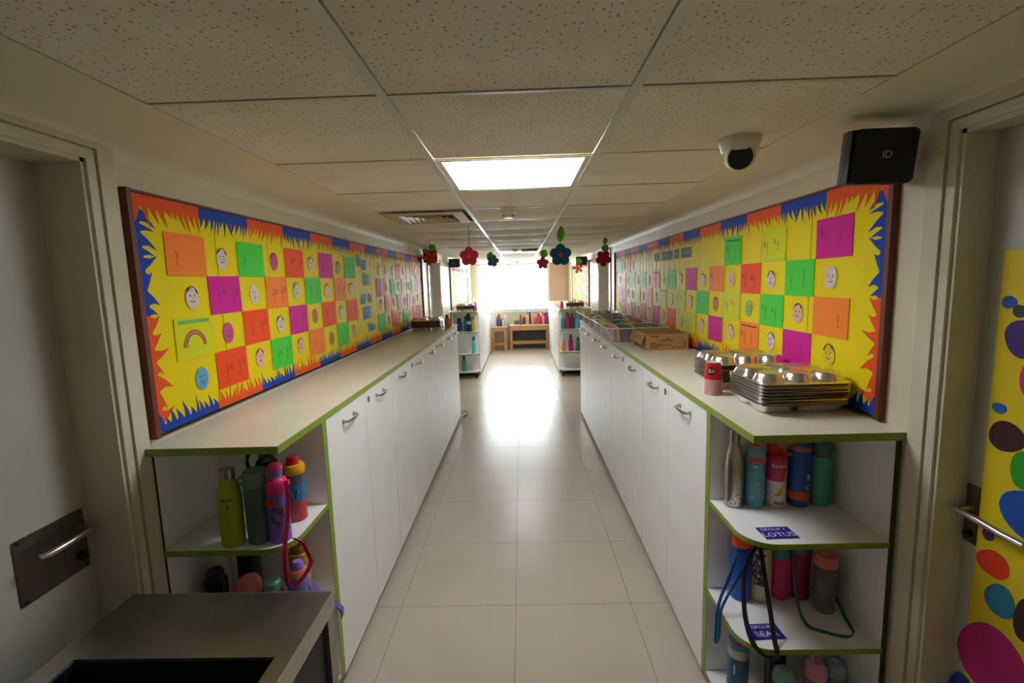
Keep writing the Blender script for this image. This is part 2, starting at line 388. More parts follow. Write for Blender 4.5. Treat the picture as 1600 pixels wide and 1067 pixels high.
# yellow poster with paper dots on the right door
M_poster = mat('poster_yellow', (232, 210, 20), .5)
po = thing('door_poster', 'yellow paper poster with coloured blobs on the right door', 'poster', (x-.0005, .97, .2))
MB().box(x-.0025, x-.0005, .62, 1.297, .12, 1.727).build('yellow_backing', M_poster, po, smooth=False)
def blob(r, ry, seed, n=22):
    q = random.Random(seed); a, c = q.uniform(0, 6), q.uniform(0, 6)
    return [(r*(1+.05*math.sin(2*t+a)+.04*math.sin(3*t+c))*math.cos(t), ry*(1+.05*math.sin(2*t+a)+.04*math.sin(3*t+c))*math.sin(t)) for t in [2*PI*i/n for i in range(n)]]
dots = [(1.272, 1.592, .020, .016, (30, 80, 190)), (1.243, 1.570, .018, .017, (50, 60, 60)), (1.225, 1.500, .052, .048, (70, 35, 130)), (1.185, 1.405, .040, .06, (225, 30, 130)),
        (1.270, 1.309, .019, .015, (30, 100, 200)), (1.245, 1.238, .049, .040, (62, 28, 34)), (1.188, 1.165, .042, .048, (40, 170, 40)), (1.165, 1.055, .075, .068, (20, 85, 190)),
        (1.266, .951, .016, .017, (80, 40, 140)), (1.246, .878, .045, .038, (240, 60, 25)), (1.218, .788, .042, .045, (25, 130, 170)), (1.222, .60, .10, .105, (200, 20, 130)), (1.15, .78, .03, .06, (60, 30, 30)), (1.29, .42, .05, .08, (20, 60, 170)),
        (1.10, 1.30, .05, .05, (240, 60, 25)), (1.07, 1.50, .06, .05, (40, 170, 40)), (1.05, .90, .06, .06, (70, 35, 130)), (.95, 1.2, .07, .06, (25, 130, 170)), (.93, 1.5, .06, .06, (225, 30, 130)), (.95, .6, .08, .07, (20, 85, 190)), (.8, 1.0, .08, .07, (240, 60, 25)), (.78, 1.4, .06, .06, (62, 28, 34))]
for i, (yy, zz, ry_, rz_, c) in enumerate(dots):
    bl = MB().prism(blob(ry_, rz_, i), (x-.0026, yy, zz), (0, 1, 0), (0, 0, 1), (-.0012, 0, 0)).build('paper_blob', mat('blob_%d_%d_%d' % c, c, .55), po)

# far doorways in the gap between the cabinet runs
for nm, xw, sg in (('door_3', XL, 1), ('door_4', XR, -1)):
    door(nm, xw, sg, FD, xw-sg*.12, M_door)
    b = MB(); e = bpy.data.objects[nm]
    xx = xw-sg*.12
    MB().tube([(xx, 6.55, 1.0), (xx+sg*.05, 6.55, 1.0), (xx+sg*.05, 6.67, 1.0)], .009).build('lever_handle', M_steel, e)

# ---------------------------------------------------------------- end window
win = sempty('window_1', ((WX0+WX1)/2, YE+.1, WZ0))
M_wframe = mat('window_frame_paint', (235, 235, 232), .4)
f = MB(); fw_ = .05
f.box(WX0, WX1, YE+.08, YE+.13, WZ0, WZ0+fw_); f.box(WX0, WX1, YE+.08, YE+.13, WZ1-fw_, WZ1)
f.box(WX0, WX0+fw_, YE+.08, YE+.13, WZ0+fw_, WZ1-fw_); f.box(WX1-fw_, WX1, YE+.08, YE+.13, WZ0+fw_, WZ1-fw_)
f.build('window_frame', M_wframe, win, smooth=False)
xm = (WX0+WX1)/2
MB().box(xm-.02, xm+.02, YE+.085, YE+.125, WZ0+fw_, WZ1-fw_).build('mullion', M_wframe, win, smooth=False)
for xa, xb in ((WX0+fw_, xm-.02), (xm+.02, WX1-fw_)):
    MB().box(xa, xb, YE+.103, YE+.107, WZ0+fw_, WZ1-fw_).build('pane', M_pane, win, smooth=False)
M_bar = mat('window_bar_paint', (205, 205, 205), .5)
n = 13
for i in range(1, n):
    xx = WX0+(WX1-WX0)*i/n; MB().box(xx-.005, xx+.005, YE+.03, YE+.04, WZ0, WZ1).build('grille_bar', M_bar, win, smooth=False)
for i in range(1, 10):
    zz = WZ0+(WZ1-WZ0)*i/10; MB().box(WX0, WX1, YE+.04, YE+.05, zz-.005, zz+.005).build('grille_bar', M_bar, win, smooth=False)
MB().box(WX0-.02, WX1+.02, YE-.03, YE+.08, WZ0-.03, WZ0).build('window_sill', M_wframe, win, smooth=False)
pb = thing('pin_board', 'plain pinkish beige pin board beside the end window', 'board', (.93, YE, 1.17))
MB().box(.74, 1.13, YE-.02, YE, 1.17, 2.08).build('board_panel', mat('beige_pinboard', (214, 180, 156), .8), pb, smooth=False)
bf = MB()
for bx in ((.73, .74, 1.16, 2.09), (1.13, 1.14, 1.16, 2.09), (.74, 1.13, 1.16, 1.17), (.74, 1.13, 2.08, 2.09)): bf.box(bx[0], bx[1], YE-.024, YE, bx[2], bx[3])
bf.build('board_frame', mat('pale_board_frame', (200, 170, 140), .5), pb, smooth=False)
# ---------------------------------------------------------------- cabinets and worktops
ZT = 1.185; TH = .024
ORD = ['first', 'second', 'third', 'fourth', 'fifth', 'sixth', 'seventh', 'eighth', 'ninth', 'tenth', 'eleventh', 'twelfth', 'thirteenth', 'fourteenth', 'fifteenth', 'sixteenth', 'seventeenth', 'eighteenth', 'nineteenth', 'twentieth']
FEET_Z = .055
def foot(b, x, y, h=FEET_Z): b.lathe([(.02, 0), (.026, .008), (.026, .014), (.017, .018), (.017, h-.015), (.028, h-.012), (.028, h)], (x, y, 0), 12); return b
def cabinet(xf, sg, xw, y0, y1, label, first_lock):
    """xf door face plane, sg: +1 if the room is towards +x of the face"""
    t = thing('cabinet', label, 'cabinet', ((xf+xw)/2, (y0+y1)/2, 0), group='white two-door cabinets along the corridor')
    xb = xf-sg*.018; zb = FEET_Z
    MB().box(xw+sg*.004, xb, y0+.001, y1-.001, zb, ZT-TH-.001).build('body', M_white, t, smooth=False)
    e = MB()
    for ya, yb in ((y0+.001, y0+.019), ((y0+y1)/2-.009, (y0+y1)/2+.009), (y1-.019, y1-.001)): e.box(xb, xb+sg*.0012, ya, yb, zb, ZT-TH-.001)
    e.build('edge_band', M_green, t, smooth=False)
    MB().box(xw+sg*.02, xf-sg*.05, y0+.01, y1-.01, .002, zb).build('floor_shade_block', M_shade_slat, t, smooth=False)  # dark block paints the shadow line between cabinet and floor
    ym = (y0+y1)/2
    for k, (ya, yb) in enumerate(((y0+.003, ym-.002), (ym+.002, y1-.003))):
        d = MB().box(xb+sg*.0015, xf, ya, yb, zb-.012, ZT-TH-.004).build('door', M_white, t, smooth=False)
        hy = ya+(yb-ya)*.5; hz = 1.098
        if abs(xf) > 0:
            h0, h1 = hy-.065, hy+.065
            pth = [(xf, h0, hz), (xf+sg*.018, h0, hz), (xf+sg*.027, h0+.012, hz), (xf+sg*.032, hy, hz), (xf+sg*.027, h1-.012, hz), (xf+sg*.018, h1, hz), (xf, h1, hz)]
            hb = MB().tube(pth, .0058, 8)
            for hh in (h0, h1): hb.prism(arc(11, 0, 2*PI*11/12, .011), (xf, hh, hz), (0, 1, 0), (0, 0, 1), (sg*.004, 0, 0))
            hb.build('handle', M_steel, d)
        if k == 1:
            MB().prism([(p[0]*.75, p[1]) for p in arc(11, 0, 2*PI*11/12, .016)], (xf, ya+.045, hz+.012), (0, 1, 0), (0, 0, 1), (sg*.004, 0, 0)).build('lock', M_dsteel, d)
    return t
def shelf_unit(xf, sg, xw, y0, y1, zs, label, zb=FEET_Z):
    t = thing('shelf_unit', label, 'shelf', ((xf+xw)/2, (y0+y1)/2, 0), group='open end shelf units')
    zt = ZT-TH-.001
    MB().box(xw+sg*.006, xw+sg*.022, y0+.02, y1-.034, zb, zt).build('back_panel', M_white, t, smooth=False)
    MB().box(xw+sg*.006, xw+sg*.022, y0+.0188, y0+.02, zb, zt).build('back_edge_band', mat('dark_green_edge', (64, 74, 24), .5), t, smooth=False)
    MB().box(xw+sg*.006, xf-sg*.0012, y1-.034, y1, zb, zt).build('side_panel', M_white, t, smooth=False)
    MB().box(xf-sg*.0012, xf+sg*.0005, y1-.034, y1, zb, zt).build('side_edge_band', M_green, t, smooth=False)
    x0 = xw+sg*.022; y00 = y0+.015; ya = y1-.034; Rr = .1; xs = xf-sg*.002
    for z in list(zs)+[zb+.018]:
        c = (xs-sg*Rr, y00+Rr)
        a = [(c[0]+sg*Rr*math.cos(q), c[1]-Rr*math.sin(q)) for q in [PI/2*i/8 for i in range(9)]]
        poly = [(x0, ya), (xs, ya)]+a+[(x0, y00)]
        s = MB().prism(poly, (0, 0, z-.018), (1, 0, 0), (0, 1, 0), (0, 0, .018)).build('shelf', M_white, t)
        ed = MB(); pts = [(xs, ya)]+a+[(x0, y00)]
        for (xa_, ya_), (xb_, yb_) in zip(pts[:-1], pts[1:]):
            dx, dy = xb_-xa_, yb_-ya_; l = math.hypot(dx, dy) or 1; nx, ny = dy/l*.0014, -dx/l*.0014
            if sg < 0: nx, ny = -nx, -ny
            ed.add([(xa_, ya_, z-.0185), (xb_, yb_, z-.0185), (xb_-nx, yb_-ny, z-.0185), (xa_-nx, ya_-ny, z-.0185), (xa_, ya_, z+.0003), (xb_, yb_, z+.0003), (xb_-nx, yb_-ny, z+.0003), (xa_-nx, ya_-ny, z+.0003)],
                   [(0, 1, 2, 3), (7, 6, 5, 4), (4, 5, 1, 0), (5, 6, 2, 1), (6, 7, 3, 2), (7, 4, 0, 3)])
        ed.build('shelf_edge_band', M_green, s)
    for fx, fy in ((xf-sg*.05, y0+.1), (xf-sg*.05, y1-.05), (xw+sg*.06, y0+.07), (xw+sg*.06, y1-.05)): foot(MB(), fx, fy, zb).build('foot', M_black, t)
    return t
def worktop(xf, sg, xw, y0, y1, ysplit, label):
    t = thing('worktop', label, 'worktop', ((xf+xw)/2, (y0+y1)/2, ZT-TH)); xe = xf+sg*.004
    for ya, yb in ((y0+.0015, ysplit-.0006), (ysplit+.0006, y1)):
        MB().box(xw, xe-sg*.0015, ya, yb, ZT-TH, ZT).build('slab', M_top, t, smooth=False)
    MB().box(xe-sg*.0015, xe, y0, y1, ZT-TH-.0005, ZT+.0003).build('front_edge_band', M_green, t, smooth=False)
    MB().box(xw+sg*.004, xe-sg*.0015, y0, y0+.0015, ZT-TH-.0005, ZT+.0003).build('end_edge_band', M_green, t, smooth=False)
XFL, XFR = -.79, .715
S1L, S1R, S2 = .825, .812, .437
for i in range(4):
    cabinet(XFL, 1, XL, (1.832 if i == 0 else 1.797+i*1.0), 2.795+i*1.0, 'white two-door cabinet under the left worktop, %s from the camera' % ORD[i], 0)
    cabinet(XFR, -1, XR, (1.832 if i == 0 else 1.797+i*1.02), 2.815+i*1.02, 'white two-door cabinet under the right worktop, %s from the camera' % ORD[i], 0)
shelf_unit(XFL, 1, XL, 1.455, 1.83, (S1L, .44), 'open corner shelf unit beside the steel trolley on the left')
shelf_unit(XFR, -1, XR, 1.455, 1.83, (S1R, S2), 'open corner shelf unit with blue name cards on the right')
worktop(XFL, 1, XL, 1.45, 5.83, 4.35, 'long cream worktop with green edge along the left wall')
worktop(XFR, -1, XR, 1.45, 5.9, 4.45, 'long cream worktop with green edge along the right wall')
XFL2, XFR2 = -.77, .655
for i in range(3):
    cabinet(XFL2, 1, XL, 8.547+i*1.02, 9.565+i*1.02, 'far white cabinet on the left of the end window, %s from its shelf unit' % ORD[i], 0)
    cabinet(XFR2, -1, XR, 8.547+i*1.02, 9.565+i*1.02, 'far white cabinet on the right of the end window, %s from its shelf unit' % ORD[i], 0)
shelf_unit(XFL2, 1, XL, 8.2, 8.545, (.83, .44), 'far open shelf unit standing on black feet at the left', .105)
shelf_unit(XFR2, -1, XR, 8.2, 8.545, (.83, .44), 'far open shelf unit standing on black feet at the right', .105)
worktop(XFL2, 1, XL, 8.195, 11.62, 10, 'far worktop on the left of the end window')
worktop(XFR2, -1, XR, 8.195, 11.62, 10, 'far worktop on the right of the end window')

# ---------------------------------------------------------------- bulletin boards
def flames(length, depth, seed, base, step=.03):
    """comb of curved flame tips along u in [0,length], v from 0 (edge) inward"""
    q = random.Random(seed); pts = [(0, 0), (length, 0)]; u = length; top = [(length, base*.9)]; dr = q.choice((-1, 1))
    while u > 1e-4:
        w_ = min(u, step*q.uniform(.5, 1.25)); h = depth*q.uniform(.35, 1.15)
        if u-w_ < step*.35: w_ = u
        if q.random() < .12: dr = -dr
        c = u-w_*.5; tip = c+dr*w_*q.uniform(.35, .8); tip = max(.002, min(length-.002, tip))
        r0, l0 = u-w_*.08, u-w_*.92
        top += [(r0, base*.95), (r0+(tip-r0)*.35-(.12*w_ if dr > 0 else 0), base+h*.42), (tip, base+h), (l0+(tip-l0)*.35+(.12*w_ if dr < 0 else 0), base+h*.42), (l0, base)]
        u -= w_
    return pts+top+[(0, base*.9)]
DOODLES = []
def make_doodle(seed, w_, h_):
    q = random.Random(seed); b = MB()
    def stroke(p0, p1, t=.0013):
        d = Vector((p1[0]-p0[0], p1[1]-p0[1])); n = Vector((-d.y, d.x)).normalized()*t/2 if d.length > 0 else Vector((0, 0))
        b.add([(0, p0[0]-n.x, p0[1]-n.y), (0, p1[0]-n.x, p1[1]-n.y), (0, p1[0]+n.x, p1[1]+n.y), (0, p0[0]+n.x, p0[1]+n.y)], [(0, 1, 2, 3)])
    for k in range(q.choice((1, 2, 2, 2))):
        cx = w_*(.3+.42*k)+q.uniform(-.01, .01); cy = h_*q.uniform(.35, .5); s = q.uniform(.7, 1.1)
        r = .009*s; P = [(cx+r*math.cos(a), cy+.028*s+r*math.sin(a)) for a in [2*PI*i/8 for i in range(9)]]
        for a, c in zip(P[:-1], P[1:]): stroke(a, c)
        stroke((cx, cy+.019*s), (cx, cy-.012*s), .003*s)
        stroke((cx-.016*s, cy+.008*s), (cx+.016*s, cy+.012*s)); stroke((cx, cy-.012*s), (cx-.010*s, cy-.032*s)); stroke((cx, cy-.012*s), (cx+.010*s, cy-.032*s))
        if q.random() < .5:
            for m in range(3): stroke((cx+.022, cy+.03-m*.009), (cx+.036, cy+.033-m*.009), .004)
    if q.random() < .4: stroke((.02, h_-.02), (w_-.03, h_-.017), .006)
    return b.mesh('pencil_drawing', M_ink, smooth=False)
def make_face(seed):
    q = random.Random(seed); b = MB()
    def quad(cx, cy, w_, h_): b.add([(0, cx-w_, cy-h_), (0, cx+w_, cy-h_), (0, cx+w_, cy+h_), (0, cx-w_, cy+h_)], [(0, 1, 2, 3)])
    quad(-.012, .008, .0028, .0035); quad(.012, .008, .0028, .0035); quad(0, -.003, .0012, .004)
    for i in range(6):
        a0, a1 = PI*1.15+PI*.7*i/6, PI*1.15+PI*.7*(i+1)/6
        p0 = (.015*math.cos(a0), -.006+.012*math.sin(a0)); p1 = (.015*math.cos(a1), -.006+.012*math.sin(a1))
        b.add([(0, p0[0], p0[1]), (0, p1[0], p1[1]), (0, p1[0]*.85, p1[1]+.003), (0, p0[0]*.85, p0[1]+.003)], [(0, 1, 2, 3)])
    if q.random() < .5:
        for i in range(8):
            a0, a1 = PI*.12+PI*.76*i/8, PI*.12+PI*.76*(i+1)/8; k = .9 if q.random() < .6 else .78
            b.add([(0, .036*math.cos(a0), .043*math.sin(a0)), (0, .036*math.cos(a1), .043*math.sin(a1)), (0, .036*k*math.cos(a1), .043*k*math.sin(a1)), (0, .036*k*math.cos(a0), .043*k*math.sin(a0))], [(0, 1, 2, 3)])
    return b.mesh('drawn_face', M_ink, smooth=False)
PW, PH = .2105, .151
DOODLES = [make_doodle(i, PW, PH) for i in range(8)]; FACES_M = [make_face(i) for i in range(6)]
SHEET = {k: MB().box(0, .001, 0, PW, 0, PH).mesh('paper_sheet', m, smooth=False) for k, m in PAPER.items()}
DISC = {k: MB().prism([(.036*math.cos(a), .043*math.sin(a)) for a in [2*PI*i/20 for i in range(20)]], (0, 0, 0), (0, 1, 0), (0, 0, 1), (.0012, 0, 0)).mesh('paper_face', m) for k, m in FACE.items()}
def empty_at(name, loc, label, cat, group):
    return thing(name, label, cat, loc, 0, group)
ROWZ = [1.889, 1.738, 1.587, 1.436]
ROWN = ['top row', 'second row', 'third row', 'bottom row']
def board(name_side, xw, sg, y0, y1, z0, z1, label, pitch, small=False):
    t = thing('bulletin_board', label, 'board', (xw, (y0+y1)/2, z0))
    X = lambda d: xw+sg*d
    MB().box(X(.0), X(.008), y0, y1, z0, z1).build('backing', M_darkgap, t, smooth=False)
    n = max(1, round((y1-y0)/.42)); L_ = (y1-y0-.03)/n
    for i in range(n):
        a = y0+.015+i*L_; o = .0004*(i % 2)
        MB().box(X(.008), X(.0096+o), a+.0015, a+L_-.0015, z0+.008, z1-.008).build('yellow_sheet', M_yellow, t, smooth=False)
    fr = MB().box(X(0), X(.024), y0-.02, y0, z0-.008, z1+.008); fr.build('frame_side', M_wood, t, smooth=False)
    MB().box(X(0), X(.024), y1, y1+.02, z0-.008, z1+.008).build('frame_side', M_wood, t, smooth=False)
    MB().box(X(0), X(.014), y0, y1, z1, z1+.008).build('frame_rail', M_wood, t, smooth=False)
    MB().box(X(0), X(.014), y0, y1, z0-.008, z0).build('frame_rail', M_darkgap, t, smooth=False)
    # flame border
    k = 0; u = y0+.004
    while u < y1-.05:
        l = min(.325, y1-.004-u); m = (M_borange, M_bblue)[k % 2]; m2 = (M_bblue, M_borange)[k % 2]
        MB().prism(flames(l, .062, k*7+1, .040), (X(.0108), u, z1-.002), (0, 1, 0), (0, 0, -1), (sg*.0006, 0, 0)).build('border_flames', m, t, smooth=False)
        MB().prism(flames(l, .06, k*7+3, .024), (X(.0108), u, z0+.002), (0, 1, 0), (0, 0, 1), (sg*.0006, 0, 0)).build('border_flames', m2, t, smooth=False)
        u += l; k += 1
    h = (z1-z0)/2
    for e, (ye, s_) in enumerate(((y0+.004, 1), (y1-.004, -1))):
        MB().prism(flames(h, .058, 50+e, .032, .05), (X(.0102), ye, z0), (0, 0, 1), (0, s_, 0), (sg*.0005, 0, 0)).build('border_flames', M_borange, t, smooth=False)
        MB().prism(flames(h, .058, 60+e, .032, .05), (X(.0102), ye, z0+h), (0, 0, 1), (0, s_, 0), (sg*.0005, 0, 0)).build('border_flames', M_bblue, t, smooth=False)
    return t
cnt = [0]
def fill(side, xw, sg, ystart, pitch, cols, c0):
    for k, col in enumerate(cols):
        for r, code in enumerate(col.split()):
            if code == '-': continue
            y = ystart+k*pitch; z = ROWZ[r]-PH; cnt[0] += 1; q = random.Random(cnt[0]*13)
            pos = '%s board, %s, %s column from camera' % (side, ROWN[r], ORD[k+c0] if k+c0 < 20 else str(k+c0+1)+'th')
            if len(code) == 1:
                e = thing('drawing_sheet', '%s drawing sheet, %s' % (PNAME[code], pos), 'drawing', (xw+sg*.0118, y, z), 0, 'square drawing sheets on the %s board' % side)
                s = share('paper_sheet', SHEET[code], e, (0, 0, 0) if sg > 0 else (-.001, 0, 0)); 
                s.rotation_euler = (q.uniform(-.012, .012), 0, 0)
                share('pencil_drawing', DOODLES[q.randrange(8)], e, (sg*.0013, .0, .0))
            else:
                c = code[1]
                e = thing('portrait_cutout', 'round %s paper portrait, %s' % (FNAME[c], pos), 'drawing', (xw+sg*.0118, y+pitch/2+q.uniform(-.012, .012), z+PH/2+q.uniform(-.008, .008)), 0, 'round paper portraits on the %s board' % side)
                share('paper_disc', DISC[c], e, (0, 0, 0) if sg > 0 else (-.0012, 0, 0))
                share('drawn_face', FACES_M[q.randrange(6)], e, (sg*.0015, 0, 0))
board('left', XL, 1, 1.515, 5.93, 1.21, 2.0, 'long yellow display board with flame border on the left wall', .211)
fill('left', XL, 1, 1.645, .2108, ['L cw Y cb', 'cw M cp R', 'G cw R cl', 'cp L cw G', 'R cw M cl', 'cw G ck L', 'M cw R ck', 'cg L cw G', 'G cl R cl'], 0)
fill('left', XL, 1, 4.05, .215, ['cw M cw G', 'cw cw R cp', 'cw G cl R', 'R cw M cw', 'cw L cw G', 'M cw R cw', 'cw G cw R', 'R M cw M'], 9)
board('right', XR, -1, 1.575, 6.03, 1.2, 1.992, 'long yellow display board with flame border on the right wall', .2165)
fill('right', XR, -1, 1.742, .2163, ['M cw L cy', '- G cl M', 'Y cw G cw', '- R cg L', 'G cl Y cw', '- L ck M', '- cw G cw', '- M cw Y', '- cw Y cw', '- G cw R', '- cw Y cw', '- R cw M', '- cw R cw', '- G cw R', '- cw Y cw', 'cw G cw M', 'R cw cl cw', 'cw R M R', 'G cw M cw'], 0)
# rainbow on the lemon sheet of the left board
e = [o for o in COL.objects if o.get('label', '').startswith('lemon yellow drawing sheet, left board, third row, first')][0]
for r_, c in ((.062, (190, 60, 50)), (.056, (220, 130, 50)), (.05, (120, 70, 130))):
    P = arc(14, .1, PI-.1, r_, (.1, .035)); rb = MB()
    rb.ribbon([(.0014, p[0], p[1]*1.05) for p in P], (1, 0, 0), .0004, .005); rb.build('rainbow_stroke', mat('crayon_%d' % c[0], c, .8), e, local=True, smooth=False)
MB().box(.0011, .0016, .02, .19, .128, .142).build('crayon_sky', mat('crayon_sky', (110, 190, 90), .8), e, local=True, smooth=False)
# blue cut-out cards between the two drawing groups of the left board
M_bcard = make_paper_mat('teal_blue_card', (38, 142, 190), .4, .6)
cards = [(3.60, 1.83, .07, .075, 'upper left'), (3.70, 1.80, .09, .07, 'overlapping upper right'), (3.72, 1.685, .11, .08, 'notched'), (3.63, 1.54, .10, .065, 'left small'), (3.81, 1.55, .07, .06, 'right small'), (3.67, 1.42, .15, .085, 'largest'), (3.76, 1.32, .15, .055, 'lowest')]
for i, (yy, zz, w_, h_, nm) in enumerate(cards):
    w_ *= 1.15; h_ *= 1.2
    poly = [(0, 0), (w_, 0), (w_, h_*.7), (w_*.55, h_*.75), (w_*.5, h_), (0, h_)] if i % 2 == 0 else [(0, 0), (w_, .005), (w_*.97, h_), (0, h_*.95)]
    if i == 2: poly = [(0, 0), (w_, 0), (w_, h_), (w_*.6, h_*.55), (w_*.35, h_), (0, h_)]
    t = thing('title_card', '%s blue cut-out card in the middle of the left board' % nm, 'card', (XL+.0118+.0004*(i == 1), yy, zz), 0, 'blue cut-out cards on the left board')
    MB().prism(poly, (0, 0, 0), (0, 1, 0), (0, 0, 1), (.001, 0, 0)).build('card', M_bcard, t, local=True, smooth=False)
    b = MB()
    for m in range(3): b.box(.0011, .0014, w_*.2, w_*.5+.01*m, h_*.2+m*h_*.13, h_*.2+m*h_*.13+.003)
    b.build('pen_marks', M_ink, t, local=True, smooth=False)
# slate lettering cards on the right board
M_slate = make_paper_mat('slate_card', (52, 92, 108), .45, .6); M_chalk = mat('white_marker', (235, 235, 235), .7)
for i, (ya, yb) in enumerate(((4.14, 4.27), (3.96, 4.06), (3.78, 3.93), (3.63, 3.73), (3.37, 3.57))):
    t = thing('letter_card', 'dark slate card with white scribbled letters on the right board, %s from the camera' % ORD[4-i], 'card', (XR-.0118, ya, 1.815), 0, 'slate letter cards on the right board')
    w_ = yb-ya; MB().box(0, -.001, 0, w_, 0, .07).build('card', M_slate, t, local=True, smooth=False)
    b = MB(); q = random.Random(i+5); u = .015
    while u < w_-.02:
        b.ribbon([(-.0013, u, .02), (-.0013, u+.008, .05), (-.0013, u+.014, .03), (-.0013, u+.02, .05)], (1, 0, 0), .0004, .004); u += .03
    b.build('white_letters', M_chalk, t, local=True, smooth=False)
# far boards
for side, xw, sg in (('left', XL, 1), ('right', XR, -1)):
    t = board(side, xw, sg, 8.35, 11.0, 1.21, 1.98, 'far yellow display board on the %s wall above the far cabinets' % side, .21)
    for k in range(11):
        for r in range(4):
            if (k+r) % 2 == 0: share('paper_sheet', SHEET['OMGRYL'[(k*5+r*3) % 6]], t, (sg*.0118-(.001 if sg < 0 else 0), 8.5+k*.215-9.675, ROWZ[r]-PH-1.21))
            else: share('paper_disc', DISC['wplbg'[(k+r) % 5]], t, (sg*.0118-(.0012 if sg < 0 else 0), 8.5+k*.215+.107-9.675, ROWZ[r]-PH/2-1.21))
# ---------------------------------------------------------------- steel lunch trays
TW, TD = .325, .275
def tray_mesh():
    """thin pressed tray, compartments rising upwards (tray upside down), rim at z=0"""
    comps = [('c', -.102, -.067, .051, .053), ('c', .002, -.067, .051, .053), ('c', .106, -.067, .051, .053), ('r', -.092, .06, .062, .06), ('r', .067, .06, .089, .06)]
    nx, ny = 70, 54; H = .03; vs = []; fs = []
    def hgt(x, y):
        best = 0
        for k, cx, cy, a, c in comps:
            if k == 'c': d = 1-math.hypot((x-cx)/a, (y-cy)/c)
            else:
                n_ = 5; d = 1-(abs((x-cx)/a)**n_+abs((y-cy)/c)**n_)**(1/n_)
            if d > 0:
                t = min(1, d/.3); best = max(best, H*(1-(1-t)**2.3))
        return best
    R = .03
    for j in range(ny+1):
        for i in range(nx+1):
            x, y = (i/nx-.5)*TW, (j/ny-.5)*TD
            ex, ey = max(0, abs(x)-(TW/2-R)), max(0, abs(y)-(TD/2-R))
            if ex > 0 and ey > 0:
                l = max(ex, ey)/math.hypot(ex, ey); x = math.copysign(TW/2-R+ex*l, x); y = math.copysign(TD/2-R+ey*l, y)
            z = hgt(x, y)
            if i in (0, nx) or j in (0, ny): z = -.0042
            vs.append((x, y, z))
    for j in range(ny):
        for i in range(nx):
            a = j*(nx+1)+i; fs.append((a, a+1, a+nx+2, a+nx+1))
    me = MB().add(vs, fs).mesh('lunch_tray', M_tray); return me
TRAY = tray_mesh()
def tray_stack(cx, cy, z0, n, rz, where, step=.0058):
    for i in range(n):
        up_ = i > 0
        nm = 'topmost' if i == n-1 else ('bottom' if i == 0 else ORD[n-1-i]+' from top')
        lab = '%s steel lunch tray of the stack %s' % (nm, where) if i in (0, n-1) else 'steel lunch tray, %s, of the stack %s' % (nm, where)
        o = bpy.data.objects.new('lunch_tray', TRAY); COL.objects.link(o); tag(o, lab, 'tray', 'steel lunch trays stacked '+where)
        z = z0+.0305+i*step+(.002 if i else 0)
        o.location = (cx+random.uniform(-.002, .002), cy+random.uniform(-.002, .002), z)
        o.rotation_euler = (0 if i else PI, 0, rz+random.uniform(-.008, .008))
        if i == 0: o.location.z = z0+.0303
tray_stack(.997, 1.80, ZT, 15, .025, 'nearest on the right worktop')
tray_stack(.995, 2.19, ZT, 15, .01, 'just behind the red cups')
tray_stack(-1.03, 5.2, ZT, 14, PI, 'at the far end of left worktop')
tray_stack(-.975, 8.42, ZT, 13, PI, 'on the far left worktop')
tray_stack(.93, 8.42, ZT, 13, PI, 'on the far right worktop')

# ---------------------------------------------------------------- paper cups
M_red = mat('cup_red', (200, 28, 30), .4); M_cupw = mat('cup_white_paper', (238, 234, 226), .5); M_logo = mat('cup_black', (22, 20, 20), .5)
def cup(loc, label, full):
    t = thing('paper_cup', label, 'cup', loc, 0, 'red paper cups stacked upside down')
    MB().lathe([(.0366, .0015), (.0285, .074), (.0265, .074)], (0, 0, 0), 24, close=False).build('cup_wall', M_red, t, local=True)
    MB().lathe([(.0352, .0003), (.0378, .0003), (.0382, .001), (.0378, .0017), (.0365, .0017)], (0, 0, 0), 24, close=False).build('rolled_rim', M_cupw, t, local=True)
    MB().lathe([(.0285, .074), (.0285, .0755), (.0265, .0755), (.0265, .070), (.001, .070)], (0, 0, 0), 24, close=False).build('cup_base', M_cupw, t, local=True)
    if full:
        b = MB(); ang = -PI/2-.68; r0 = .0331
        vs = [(0, 0)]+arc(23, 0, 2*PI*23/24, .0185); out = []
        for u, v in vs:
            z = .039+v; r = .0365-(z-.003)*(.008/.071)+.0004; a = ang+u/r0; out.append((r*math.cos(a), r*math.sin(a), z))
        b.add(out, [(0, i+1, (i+1) % 24+1) for i in range(24)]); b.build('round_logo', M_logo, t, local=True)
        w_ = MB()
        squiggle_cyl(w_, .0365-(.0445-.003)*(.008/.071)+.0008, .0445, ang, .022, .007, 4, 1, .1127); squiggle_cyl(w_, .0365-(.0345-.003)*(.008/.071)+.0008, .0345, ang, .026, .010, 4, 2, .1127)
        w_.build('logo_lettering', M_cupw, t, local=True)
    return t
for i in range(14):
    cup((.803, 2.0, ZT+i*.0049), 'topmost red paper cup with round black logo beside the trays' if i == 13 else 'upturned red paper cup, %s from the top of the near stack' % ORD[13-i], i == 13)

